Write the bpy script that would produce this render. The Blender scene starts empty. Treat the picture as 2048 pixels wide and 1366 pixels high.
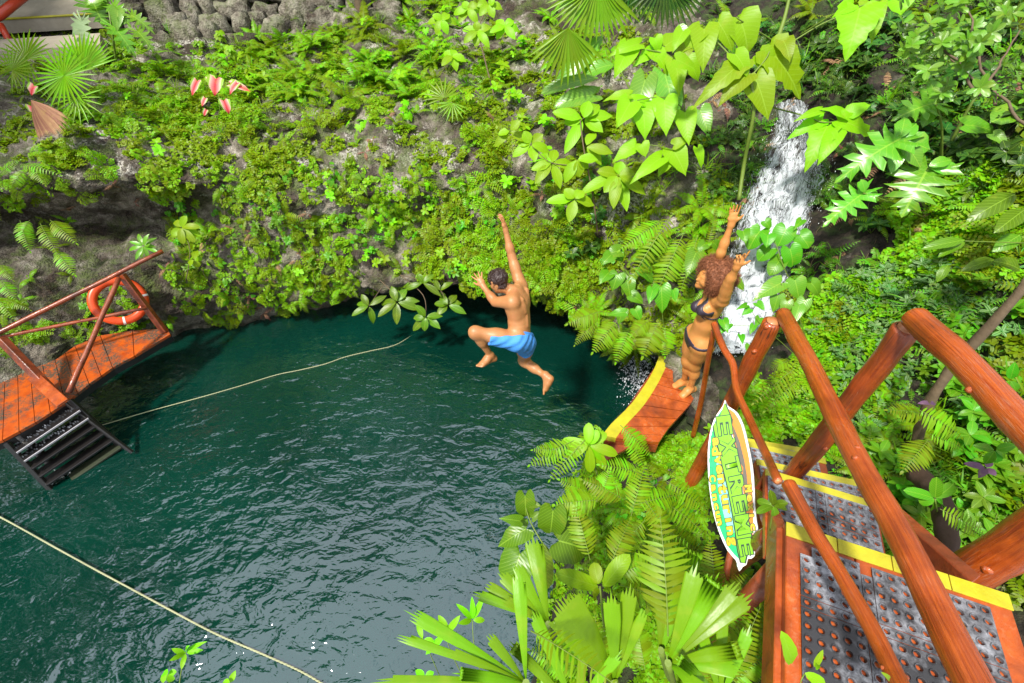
import bpy, math, random
import numpy as np
from mathutils import Vector as V3, Matrix, noise as mn
from mathutils.bvhtree import BVHTree
R = math.radians
rnd = random.Random(7)
scn = bpy.context.scene
COL = scn.collection
# ------------------------------------------------------------------ camera maths
H0, PITCH, FPX = 5.2, R(42), 910.0
CAMP = V3((0, 0, H0))
def ray(px, py):
    u = (px-1024)/FPX; v = (683-py)/FPX
    return V3((u, math.cos(PITCH)+v*math.sin(PITCH), -math.sin(PITCH)+v*math.cos(PITCH)))
def D(px, py, t): return CAMP + ray(px, py)*t            # point at depth t
def Z(px, py, z):
    r = ray(px, py); return CAMP + r*((z-H0)/r.z)        # point at height z
cam = bpy.data.cameras.new('camera'); cam.lens = FPX/2048*36; cam.sensor_width = 36
cam.clip_start = .05; cam.clip_end = 300
co = bpy.data.objects.new('camera', cam); COL.objects.link(co)
co.location = CAMP; co.rotation_euler = (R(90)-PITCH, 0, 0); scn.camera = co
# ------------------------------------------------------------------ materials
class NT:
    def __init__(s, name):
        m = bpy.data.materials.new(name); m.use_nodes = True; s.m = m; s.t = m.node_tree; s.t.nodes.clear()
        s.out = s.n('ShaderNodeOutputMaterial')
    def n(s, ty, **k):
        nd = s.t.nodes.new(ty)
        for a, b in k.items():
            if a.startswith('i_'):
                key = a[2:]
                key = int(key) if key.isdigit() else key.replace('_', ' ')
                s.set(nd, key, b)
            else: setattr(nd, a, b)
        return nd
    def set(s, nd, key, b):
        sock = nd.inputs[key]
        if isinstance(b, bpy.types.NodeSocket): s.t.links.new(b, sock)
        elif isinstance(b, bpy.types.Node): s.t.links.new(b.outputs[0], sock)
        else:
            if isinstance(b, (tuple, list)) and len(b) == 3 and sock.type == 'RGBA': b = (*b, 1)
            sock.default_value = b
    def noise(s, scale, detail=5, rough=.6, vec=None, dist=0):
        nd = s.n('ShaderNodeTexNoise', i_Scale=scale, i_Detail=detail, i_Roughness=rough, i_Distortion=dist)
        if vec is not None: s.set(nd, 'Vector', vec)
        return nd.outputs['Fac']
    def ramp(s, fac, stops, interp='LINEAR'):
        nd = s.n('ShaderNodeValToRGB'); s.set(nd, 'Fac', fac); cr = nd.color_ramp; cr.interpolation = interp
        while len(cr.elements) < len(stops): cr.elements.new(.5)
        for e, (p, c) in zip(cr.elements, stops):
            e.position = p; e.color = (*c, 1) if not isinstance(c, (int, float)) else (c, c, c, 1)
        return nd.outputs['Color']
    def mix(s, f, a, b, bt='MIX'):
        nd = s.n('ShaderNodeMix', data_type='RGBA', blend_type=bt)
        s.set(nd, 0, f); s.set(nd, 6, a); s.set(nd, 7, b); return nd.outputs[2]
    def math(s, op, a, b=0.0, c=0.0):
        nd = s.n('ShaderNodeMath', operation=op); s.set(nd, 0, a); s.set(nd, 1, b); s.set(nd, 2, c); return nd.outputs[0]
    def bump(s, h, strength=.5, dist=.02, nrm=None):
        nd = s.n('ShaderNodeBump', i_Strength=strength, i_Distance=dist); s.set(nd, 'Height', h)
        if nrm is not None: s.set(nd, 'Normal', nrm)
        return nd.outputs[0]
    def pr(s, col, rough=.5, bump=None, spec=.5, **k):
        nd = s.n('ShaderNodeBsdfPrincipled'); s.set(nd, 'Base Color', col); s.set(nd, 'Roughness', rough)
        s.set(nd, 'Specular IOR Level', spec)
        if bump is not None: s.set(nd, 'Normal', bump)
        for a, b in k.items(): s.set(nd, a.replace('_', ' '), b)
        return nd.outputs[0]
    def done(s, sh):
        s.t.links.new(sh, s.out.inputs['Surface']); return s.m
    def obj(s): return s.n('ShaderNodeTexCoord').outputs['Object']
    def sep(s, v):
        nd = s.n('ShaderNodeSeparateXYZ'); s.set(nd, 0, v); return nd.outputs

def leaf_mat(name, base, rough=.38, trans=.35, kind='plain', spec=.28, var=1.0, vein=.25):
    m = NT(name)
    oi = m.n('ShaderNodeObjectInfo').outputs['Random']
    isl = m.n('ShaderNodeNewGeometry').outputs['Random Per Island']
    uv = m.n('ShaderNodeTexCoord').outputs['UV']; xyz = m.sep(uv)
    hsv = m.n('ShaderNodeHueSaturation', i_Color=base)
    h = m.math('MULTIPLY_ADD', oi, .05*var, .5-.025*var)
    h2 = m.math('MULTIPLY_ADD', isl, .045*var, -.0225*var)
    m.set(hsv, 'Hue', m.math('ADD', h, h2))
    v1 = m.math('MULTIPLY_ADD', isl, .55*var, 1-.3*var); v2 = m.math('MULTIPLY_ADD', oi, .6*var, 1-.34*var)
    m.set(hsv, 'Value', m.math('MULTIPLY', v1, v2))
    col = hsv.outputs[0]
    au = m.math('ABSOLUTE', m.math('SUBTRACT', xyz[0], .5))      # 0 at midrib .. .5 at rim
    if kind in ('veined', 'variegated', 'caladium'):
        mid = m.math('LESS_THAN', au, .018)
        sv = m.math('SINE', m.math('MULTIPLY', m.math('SUBTRACT', xyz[1], m.math('MULTIPLY', au, .55)), 62.0))
        svm = m.math('GREATER_THAN', sv, .93)
        vm = m.math('MAXIMUM', mid, m.math('MULTIPLY', svm, .6))
        if kind == 'veined':
            col = m.mix(m.math('MULTIPLY', vm, vein*1.8), col, (.36, .58, .06))
            bh = m.math('ADD', m.math('MULTIPLY', sv, .5), m.math('MULTIPLY', vm, -1.0))
        if kind == 'variegated':
            st = m.math('MULTIPLY', m.math('GREATER_THAN', au, .1), m.math('LESS_THAN', au, .3))
            col = m.mix(m.math('MULTIPLY', st, .55), col, (.28, .42, .18)); bh = sv
        if kind == 'caladium':
            rc = m.ramp(m.math('MULTIPLY', au, 2.0), [(0, (.75, .03, .05)), (.35, (.85, .25, .25)), (.6, (.7, .55, .42)), (.72, base)])
            col = rc; bh = sv
        bmp = m.bump(bh, .18, .003)
    else:
        nz = m.noise(30, 2, .5, m.obj())
        bmp = m.bump(nz, .25, .004)
    bl = m.noise(9, 3, .6, m.obj())
    col = m.mix(m.math('MULTIPLY', m.ramp(bl, [(.56, 0), (.72, 1)]), .22), col, (.42, .42, .04))
    geo = m.n('ShaderNodeNewGeometry')
    p = m.pr(col, rough, bmp, spec)
    tr = m.n('ShaderNodeBsdfTranslucent'); m.set(tr, 'Color', m.mix(1.0, col, (1.15, 1.05, .35), 'MULTIPLY'))
    mx = m.n('ShaderNodeMixShader'); m.set(mx, 0, trans); m.t.links.new(p, mx.inputs[1]); m.t.links.new(tr.outputs[0], mx.inputs[2])
    return m.done(mx.outputs[0])

def rock_mat():
    m = NT('limestone'); o = m.obj()
    n1 = m.noise(1.3, 8, .62, o); n2 = m.noise(6, 8, .68, o); n3 = m.noise(28, 6, .7, o)
    vo = m.n('ShaderNodeTexVoronoi', i_Scale=9.0, i_Randomness=1.0, feature='SMOOTH_F1'); m.set(vo, 'Vector', m.mix(.12, o, m.n('ShaderNodeTexNoise', i_Scale=6.0).outputs[1]))
    vo2 = m.n('ShaderNodeTexVoronoi', i_Scale=38.0, feature='F1'); m.set(vo2, 'Vector', o)
    base = m.ramp(n2, [(.3, (.04, .032, .024)), (.45, (.17, .145, .11)), (.58, (.33, .29, .235)), (.72, (.52, .48, .41))])
    col = m.mix(m.ramp(n1, [(.43, 0), (.57, 1)]), base, m.ramp(n3, [(.35, (.016, .011, .007)), (.65, (.075, .048, .03))]))
    white = m.math('MULTIPLY', m.ramp(m.noise(1.9, 6, .7, m.n('ShaderNodeVectorMath', operation='ADD', i_0=o, i_1=(7, 3, 1)).outputs[0]), [(.53, 0), (.58, 1)]), m.ramp(n3, [(.44, 0), (.54, 1)]))
    zz = m.sep(o)[2]
    up = m.ramp(m.math('DIVIDE', zz, 4.0), [(.42, 0), (.6, 1)])
    col = m.mix(m.math('MULTIPLY', m.math('MULTIPLY', white, up), .95), col, (.6, .57, .5))
    nz = m.sep(m.n('ShaderNodeNewGeometry').outputs['Normal'])[2]
    mossf = m.math('MULTIPLY', m.ramp(m.noise(3.2, 7, .7, o), [(.45, 0), (.6, 1)]), m.ramp(m.math('MULTIPLY_ADD', nz, .5, .5), [(.35, .25), (.75, 1)]))
    col = m.mix(m.math('MULTIPLY', mossf, .7), col, m.ramp(n3, [(.35, (.035, .06, .008)), (.65, (.13, .2, .02))]))
    # pale tide band just above the water
    tb = m.math('MULTIPLY', m.ramp(m.math('MULTIPLY_ADD', zz, 1.0, 0.0), [(.0, .3), (.12, 1), (.38, .9), (.55, 0)]), m.ramp(n2, [(.42, 0), (.6, 1)]))
    col = m.mix(m.math('MULTIPLY', tb, .5), col, (.4, .38, .3))
    h = m.math('ADD', m.math('ADD', m.math('MULTIPLY', n2, 1.0), m.math('MULTIPLY', n3, .45)), m.math('ADD', m.math('MULTIPLY', vo.outputs[0], .5), m.math('MULTIPLY', vo2.outputs[0], .25)))
    return m.done(m.pr(col, m.ramp(n2, [(.3, .55), (.7, .9)]), m.bump(h, 1.0, .09)))

def soil_mat():
    m = NT('soil'); o = m.obj()
    n1 = m.noise(2.2, 8, .65, o); n2 = m.noise(14, 7, .7, o); n3 = m.noise(60, 4, .7, o)
    col = m.ramp(n2, [(.3, (.006, .0045, .003)), (.5, (.022, .015, .009)), (.68, (.065, .045, .03))])
    col = m.mix(m.ramp(n1, [(.58, 0), (.66, .8)]), col, m.ramp(n2, [(.35, (.07, .058, .045)), (.65, (.22, .19, .155))]))
    col = m.mix(m.math('MULTIPLY', m.ramp(m.noise(4, 5, .6, o), [(.48, 0), (.6, 1)]), .7), col, (.045, .085, .012))
    return m.done(m.pr(col, .8, m.bump(m.math('ADD', n2, m.math('MULTIPLY', n3, .4)), 1.0, .05)))

WATER_BUMP = .05; WATER_REFL = .1
def water_mat():
    m = NT('pool_water'); o = m.obj()
    mp = m.n('ShaderNodeMapping'); m.set(mp, 'Vector', o); mp.inputs['Rotation'].default_value = (0, 0, R(28)); mp.inputs['Scale'].default_value = (1.0, 1.55, 1)
    a = m.n('ShaderNodeTexNoise', i_Scale=3.0, i_Detail=3.0, i_Roughness=.5, i_Distortion=.5); m.set(a, 'Vector', mp.outputs[0])
    b = m.n('ShaderNodeTexNoise', i_Scale=8.5, i_Detail=2.0, i_Roughness=.5, i_Distortion=.8); m.set(b, 'Vector', mp.outputs[0])
    xy = m.sep(o)
    calm = m.ramp(m.noise(.5, 2, .5, o), [(.35, .55), (.65, 1.0)])
    h = m.math('MULTIPLY', m.math('ADD', a.outputs['Fac'], m.math('MULTIPLY', b.outputs['Fac'], .2)), calm)
    bmp = m.bump(h, 1.0, WATER_BUMP)
    body = m.n('ShaderNodeBsdfDiffuse'); m.set(body, 'Color', m.ramp(m.noise(.6, 3, .5, o), [(.3, (.001, .03, .02)), (.7, (.0018, .05, .034))]))
    tr = m.n('ShaderNodeBsdfTransparent', i_Color=(.25, .5, .38))
    ms = m.n('ShaderNodeMixShader'); m.set(ms, 0, .38); m.t.links.new(body.outputs[0], ms.inputs[1]); m.t.links.new(tr.outputs[0], ms.inputs[2])
    gl = m.n('ShaderNodeBsdfGlossy', i_Roughness=.055, i_Color=(.85, .93, 1)); m.set(gl, 'Normal', bmp)
    fr = m.n('ShaderNodeFresnel', i_IOR=1.62); m.set(fr, 'Normal', bmp)
    mx = m.n('ShaderNodeMixShader'); m.set(mx, 0, m.math('MULTIPLY_ADD', fr.outputs[0], 1.0, WATER_REFL)); m.t.links.new(ms.outputs[0], mx.inputs[1]); m.t.links.new(gl.outputs[0], mx.inputs[2])
    return m.done(mx.outputs[0])

def wood_mat(name, c1, c2, wear=(.3, .13, .07), rough=.32, axis=None, dark=(.08, .015, .006)):
    m = NT(name); o = m.obj()
    mp = m.n('ShaderNodeMapping'); m.set(mp, 'Vector', m.n('ShaderNodeTexCoord').outputs['UV'] if axis else o); mp.inputs['Scale'].default_value = axis or (1, 1, 1)
    g = m.noise(9, 6, .65, mp.outputs[0], .6); g2 = m.noise(3.1, 4, .6, o); g3 = m.noise(46, 4, .65, mp.outputs[0])
    col = m.ramp(g, [(.3, c1), (.68, c2)])
    col = m.mix(m.ramp(g2, [(.46, 0), (.68, .75)]), col, dark)
    col = m.mix(m.math('MULTIPLY', m.math('MULTIPLY', m.ramp(g3, [(.52, 0), (.62, 1)]), m.ramp(g2, [(.36, 1), (.52, 0)])), .55), col, wear)
    ck = 0.0
    if axis:
        mp2 = m.n('ShaderNodeMapping'); m.set(mp2, 'Vector', m.n('ShaderNodeTexCoord').outputs['UV']); mp2.inputs['Scale'].default_value = (9, .9, 1)
        cn_ = m.noise(1.0, 3, .5, mp2.outputs[0], .3); ck = m.ramp(m.math('ABSOLUTE', m.math('SUBTRACT', cn_, .5)), [(.004, 1), (.012, 0)])
        ck = m.math('MULTIPLY', ck, m.ramp(m.noise(2.5, 2, .5, o), [(.5, 0), (.58, 1)])); col = m.mix(ck, col, (.03, .008, .004))
    wet = m.ramp(m.noise(5, 3, .5, o), [(.4, rough*.7), (.65, rough*1.6)])
    return m.done(m.pr(col, wet, m.bump(m.math('ADD', g, m.math('MULTIPLY', g3, .3)), .5, .012), .5, Coat_Weight=.3, Coat_Roughness=.15))

def flat_mat(name, col, rough=.5, bumps=0, var=0, spec=.5, sc=20):
    m = NT(name); o = m.obj(); n = m.noise(sc, 4, .6, o)
    c = m.mix(m.math('MULTIPLY', n, var), col, tuple(x*.35 for x in col)) if var else col
    return m.done(m.pr(c, rough, m.bump(n, bumps, .01) if bumps else None, spec))

def skin_mat(name, base, ref):
    m = NT(name); o = m.obj()
    n = m.noise(7, 4, .6, o); n2 = m.noise(90, 3, .6, o)
    col = m.mix(m.math('MULTIPLY', m.ramp(n, [(.4, 0), (.7, 1)]), .5), base, ref)
    return m.done(m.pr(col, .46, m.bump(m.math('ADD', n2, m.math('MULTIPLY', m.noise(22, 3, .6, o), .8)), .22, .004), .5, Subsurface_Weight=.08, Subsurface_Scale=.02))

M = {}
M['rock'] = rock_mat(); M['soil'] = soil_mat(); M['water'] = water_mat()
M['maiden'] = leaf_mat('maidenhair_leaf', (.23, .39, .004), .45, .4)
M['fern'] = leaf_mat('fern_leaf', (.20, .39, .005), .42, .38)
M['lime'] = leaf_mat('lime_leaf', (.27, .58, .005), .4, .42, 'veined')
M['mid'] = leaf_mat('mid_green_leaf', (.10, .28, .008), .3, .3, 'veined')
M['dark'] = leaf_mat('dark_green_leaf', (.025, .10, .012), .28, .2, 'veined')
M['palm'] = leaf_mat('palm_leaf', (.17, .35, .006), .33, .32, var=.6)
M['philo'] = leaf_mat('philodendron_leaf', (.12, .33, .015), .3, .25, 'veined', var=.6, spec=.5)
M['varieg'] = leaf_mat('variegated_leaf', (.05, .17, .02), .35, .25, 'variegated')
M['calad'] = leaf_mat('caladium_leaf', (.28, .5, .05), .45, .3, 'caladium')
M['pale'] = leaf_mat('pale_grey_leaf', (.3, .42, .22), .5, .3)
M['dead'] = leaf_mat('dead_palm_leaf', (.32, .17, .1), .7, .15)
M['purple'] = leaf_mat('purple_leaf', (.12, .06, .12), .45, .2)
M['stem'] = flat_mat('plant_stem', (.16, .24, .03), .5, .3, .5)
M['twig'] = flat_mat('twig_bark', (.15, .105, .06), .8, .8, .6)
M['wood'] = wood_mat('varnished_log', (.24, .032, .005), (.50, .10, .009), wear=(.42, .2, .12), axis=(1.6, .35, 1))
M['plank'] = wood_mat('orange_plank', (.28, .045, .008), (.48, .095, .012), wear=(.42, .2, .1), rough=.35)
M['dwood'] = wood_mat('dark_red_timber', (.16, .03, .01), (.34, .07, .02), wear=(.3, .14, .08), dark=(.03, .012, .008))
M['cut'] = wood_mat('cut_log_end', (.5, .16, .05), (.62, .26, .1), rough=.5)
M['yellow'] = wood_mat('yellow_paint', (.36, .33, .008), (.5, .45, .012), wear=(.4, .3, .06), rough=.5, dark=(.34, .3, .02))
M['black'] = flat_mat('wet_black_timber', (.014, .012, .012), .3, .6, .5)
M['algae'] = flat_mat('algae_timber', (.022, .03, .01), .6, .6, .6)
def rubber():
    m = NT('rubber_mat'); o = m.obj(); n = m.noise(3.0, 6, .7, o); n2 = m.noise(60, 4, .7, o)
    col = m.mix(m.math('MULTIPLY', m.ramp(n, [(.45, 0), (.62, 1)]), m.ramp(n2, [(.35, .3), (.6, 1)])), (.03, .03, .034), (.34, .35, .39))
    return m.done(m.pr(col, .42, m.bump(n2, .4, .004)))
M['rubber'] = rubber()
M['concrete'] = flat_mat('path_concrete', (.4, .35, .27), .8, .8, .6, sc=9)
M['rope'] = flat_mat('rope_fibre', (.4, .41, .24), .8, .5, .3)
M['ring'] = flat_mat('ring_orange', (.72, .075, .01), .38, .1, .25, sc=5)
M['white'] = flat_mat('white_paint', (.8, .8, .78), .45, .1, .12)
M['redpipe'] = flat_mat('red_rail_paint', (.5, .05, .02), .3, .2, .3)

M['rotten'] = flat_mat('rotten_wood', (.09, .05, .035), .85, 1, .7, sc=14)
M['steel'] = flat_mat('worn_steel', (.5, .48, .52), .35, .2, .3)
def deckp():
    m = NT('worn_deck_plank'); o = m.obj(); n = m.noise(2.6, 6, .7, o); n2 = m.noise(34, 5, .7, o); g = m.noise(7, 5, .6, o)
    col = m.ramp(g, [(.3, (.32, .045, .006)), (.7, (.52, .1, .009))])
    x = m.sep(o)
    wear = m.math('MULTIPLY', m.math('MULTIPLY', m.ramp(n, [(.43, 0), (.55, 1)]), m.ramp(n2, [(.4, 0), (.5, 1)])), 1.0)
    col = m.mix(wear, col, (.07, .06, .045))
    return m.done(m.pr(col, .35, m.bump(m.math('ADD', g, n2), .3, .008), .4, Coat_Weight=.2, Coat_Roughness=.2))
M['deckp'] = deckp()
# ------------------------------------------------------------------ geometry tools
LSH = {
 'lance': [(0, 0, .05), (.12, .12, .5), (.3, .3, .9), (.5, .5, 1), (.7, .7, .82), (.88, .88, .42), (1, 1, 0)],
 'oval': [(0, 0, .05), (.1, .1, .5), (.28, .28, .85), (.5, .5, 1), (.72, .72, .95), (.9, .9, .6), (1, 1, 0)],
 'heart': [(0, 0, 0), (.0, -.13, .33), (.02, -.15, .72), (.12, .0, 1), (.3, .24, .98), (.5, .47, .78), (.7, .7, .46), (.86, .87, .17), (1, 1, 0)],
 'round': [(0, 0, 0), (.0, -.22, .3), (.02, -.26, .65), (.1, -.1, .97), (.3, .2, 1.08), (.5, .5, 1.0), (.72, .75, .72), (.9, .92, .32), (1, 1, 0)],
 'ragged': [(0, 0, 0), (.0, -.1, .35), (.03, -.1, .75), (.1, .02, 1), (.18, .14, .86), (.27, .26, 1.04), (.36, .33, .82), (.45, .46, .8), (.55, .53, .58), (.64, .66, .56), (.75, .74, .34), (.86, .87, .2), (1, 1, 0)],
 'split': [(0, 0, 0), (0, -.2, .2), (.01, -.38, .42), (.02, -.3, .5), (.04, -.04, .24), (.05, -.2, .72), (.07, -.16, .9), (.08, -.08, .78), (.11, .05, .3), (.13, .0, .75), (.15, .04, 1.08), (.17, .1, .85), (.22, .19, .3), (.25, .2, .8), (.29, .28, 1.14), (.32, .32, .85), (.36, .36, .28), (.39, .42, .75), (.43, .5, 1.02), (.46, .52, .75), (.5, .51, .26), (.54, .6, .62), (.58, .7, .82), (.61, .68, .55), (.64, .66, .22), (.69, .78, .38), (.73, .86, .5), (.77, .83, .3), (.82, .84, .15), (.92, .93, .12), (1, 1, 0)],
 'pin': [(0, 0, .55), (.3, .3, 1), (.68, .7, .7), (1, 1, 0)],
 'tiny': [(0, 0, .05), (.45, .45, 1), (1, 1, 0)],
}
class G:
    def __init__(s): s.v = []; s.f = []; s.uv = []; s.mi = []; s.sm = []
    def add(s, vs, fs, uvs=None, mi=0, smooth=True):
        b = len(s.v); s.v += [tuple(p) for p in vs]
        for f in fs:
            s.f.append(tuple(i+b for i in f)); s.mi.append(mi); s.sm.append(smooth)
            s.uv += [uvs[i] for i in f] if uvs else [(.5, .5)]*len(f)
    def leaf(s, p, d, n, L, W, shape='lance', droop=.5, fold=.22, mi=0, wave=0.0):
        d = d.normalized(); sd = d.cross(n)
        if sd.length < 1e-4: sd = d.orthogonal()
        sd.normalize(); n = sd.cross(d).normalized()
        st = LSH[shape]; vs = []; uv = []; fs = []
        def pos(t):
            if abs(droop) < 1e-3 or t < 0: return p+d*(L*t), n
            a = droop*t; Rr = L/droop
            return p+d*(Rr*math.sin(a))-n*(Rr*(1-math.cos(a))), (n*math.cos(a)+d*math.sin(a))
        cf, sf = math.cos(fold), math.sin(fold)
        for i, (a, b, w) in enumerate(st):
            c, nn = pos(a); e, ne = pos(b); w *= W
            wv = wave*W*math.sin(i*2.3)
            vs += [e-sd*(w*cf)+ne*(w*sf+wv), c, e+sd*(w*cf)+ne*(w*sf-wv)]
            uu = st[i][2]*.5
            uv += [(.5-uu*.98, b), (.5, a), (.5+uu*.98, b)]
            if i:
                k = 3*i
                fs += [(k-3, k-2, k+1, k), (k-2, k-1, k+2, k+1)]
        s.add(vs, fs, uv, mi)
    def tube(s, pts, r, n=6, mi=0, cap=True, knob=0.0, seed=0, smooth=True):
        pts = [V3(p) for p in pts]; rs = r if isinstance(r, (list, tuple)) else [r]*len(pts)
        vs = []; fs = []; up = None
        for i, p in enumerate(pts):
            a = pts[max(0, i-1)]; b = pts[min(len(pts)-1, i+1)]; d = (b-a)
            if d.length < 1e-9: d = V3((0, 0, 1))
            d.normalize()
            if up is None: up = d.orthogonal().normalized()
            up = (up-d*up.dot(d)); up = up.normalized() if up.length > 1e-6 else d.orthogonal().normalized()
            o = d.cross(up)
            for k in range(n):
                an = 2*math.pi*k/n; q = up*math.cos(an)+o*math.sin(an); rr = rs[i]
                if knob: rr *= 1+knob*mn.noise((p+q*.12)*5+V3((seed, 0, 0)))+knob*.5*mn.noise((p+q*.1)*14+V3((0, seed, 0)))
                vs.append(p+q*rr)
        for i in range(len(pts)-1):
            for k in range(n):
                k2 = (k+1) % n; fs.append((i*n+k, i*n+k2, (i+1)*n+k2, (i+1)*n+k))
        ln = [0.0]
        for i in range(1, len(pts)): ln.append(ln[-1]+(pts[i]-pts[i-1]).length)
        s.add(vs, fs, [(abs(2*k/n-1), ln[i]) for i in range(len(pts)) for k in range(n)], mi, smooth)
        if cap:
            b = len(s.v)-len(vs)
            for ring in (0, len(pts)-1):
                f = tuple(b+ring*n+k for k in range(n)); f = f[::-1] if ring == 0 else f
                s.f.append(f); s.mi.append(mi if mi != 'c' else 0); s.sm.append(False); s.uv += [(.5, .5)]*n
    def box(s, c, ax, ay, az, mi=0, bev=.0):            # centre, three half-axis vectors
        c = V3(c); vs = []
        L = [a.length for a in (ax, ay, az)]; b = min(bev, min(L)*.45)
        A = [a.normalized() for a in (ax, ay, az)]
        if b <= 0:
            for x in (-1, 1):
                for y in (-1, 1):
                    for z in (-1, 1): vs.append(c+ax*x+ay*y+az*z)
            s.add(vs, [(0, 1, 3, 2), (4, 6, 7, 5), (0, 4, 5, 1), (2, 3, 7, 6), (0, 2, 6, 4), (1, 5, 7, 3)], None, mi, False); return
        idx = {}
        for x in (-1, 1):
            for y in (-1, 1):
                for z in (-1, 1):
                    for k in range(3):
                        off = [L[j]-(0 if j == k else b) for j in range(3)]
                        idx[(x, y, z, k)] = len(vs)
                        vs.append(c+A[0]*off[0]*x+A[1]*off[1]*y+A[2]*off[2]*z)
        fs = []
        for k in range(3):
            i, j = [(1, 2), (2, 0), (0, 1)][k]
            for sg in (-1, 1):
                q = []
                for (a, b2) in ((-1, -1), (1, -1), (1, 1), (-1, 1)):
                    t = [0, 0, 0]; t[k] = sg; t[i] = a; t[j] = b2; q.append(idx[(*t, k)])
                fs.append(tuple(q if sg > 0 else q[::-1]))
        for k in range(3):                              # edge bevels, edges parallel to axis k
            i, j = (k+1) % 3, (k+2) % 3
            for a in (-1, 1):
                for b2 in (-1, 1):
                    lo = [0, 0, 0]; lo[k] = -1; lo[i] = a; lo[j] = b2; hi = list(lo); hi[k] = 1
                    q = (idx[(*lo, i)], idx[(*hi, i)], idx[(*hi, j)], idx[(*lo, j)])
                    fs.append(q if a*b2 < 0 else q[::-1])
        for x in (-1, 1):
            for y in (-1, 1):
                for z in (-1, 1):
                    q = [idx[(x, y, z, k)] for k in range(3)]; fs.append(tuple(q if x*y*z > 0 else q[::-1]))
        s.add(vs, fs, None, mi, False)
    def prism(s, poly, dz, mi=0):                      # poly: top outline, dz: vector down
        n = len(poly); vs = [V3(p) for p in poly]+[V3(p)+dz for p in poly]
        s.add(vs, [tuple(range(n)), tuple(range(2*n-1, n-1, -1))]+[(i, i+n, (i+1) % n+n, (i+1) % n) for i in range(n)], None, mi, False)
    def xform(s, g, mat):
        b = len(s.v); s.v += [tuple(mat @ V3(p)) for p in g.v]
        s.f += [tuple(i+b for i in f) for f in g.f]; s.uv += g.uv; s.mi += g.mi; s.sm += g.sm
    def mesh(s, name, mats):
        me = bpy.data.meshes.new(name); me.from_pydata(s.v, [], s.f)
        uvl = me.uv_layers.new(name='UVMap'); uvl.data.foreach_set('uv', [c for u in s.uv for c in u])
        me.polygons.foreach_set('use_smooth', s.sm)
        for m in (mats if isinstance(mats, (list, tuple)) else [mats]): me.materials.append(M[m])
        me.polygons.foreach_set('material_index', s.mi); me.update(); return me
def link(name, me, parent=None, loc=None):
    o = bpy.data.objects.new(name, me); COL.objects.link(o)
    if loc is not None: o.location = loc
    if parent is not None: o.parent = parent
    return o
def tag(o, label, cat, group=None, kind=None):
    if label: o['label'] = label
    if cat: o['category'] = cat
    if group: o['group'] = group
    if kind: o['kind'] = kind
    return o
def thing(name, label, cat, loc=(0, 0, 0), group=None):
    o = bpy.data.objects.new(name, None); o.empty_display_size = .1; COL.objects.link(o); o.location = loc
    return tag(o, label, cat, group)
def part(name, g, mats, root):                          # g in world coordinates, root an unrotated empty
    me = g.mesh(name, mats); me.transform(Matrix.Translation(-V3(root.matrix_basis.translation) if root.parent is None else -V3(root.parent.matrix_basis.translation)))
    return link(name, me, root)
def solo(name, g, mats, label=None, cat=None, group=None, kind=None):
    me = g.mesh(name, mats)
    c = V3(g.v[0]) if g.v else V3()
    if kind is None: me.transform(Matrix.Translation(-c))
    o = link(name, me, None, c if kind is None else None); return tag(o, label, cat, group, kind)
def smooth_path(pts, n=8):
    pts = [V3(p) for p in pts]; out = []
    for i in range(len(pts)-1):
        p0 = pts[max(0, i-1)]; p1 = pts[i]; p2 = pts[i+1]; p3 = pts[min(len(pts)-1, i+2)]
        for k in range(n):
            t = k/n
            out.append(.5*((2*p1)+(p2-p0)*t+(2*p0-5*p1+4*p2-p3)*t*t+(3*p1-p0-3*p2+p3)*t**3))
    out.append(pts[-1]); return out

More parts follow.
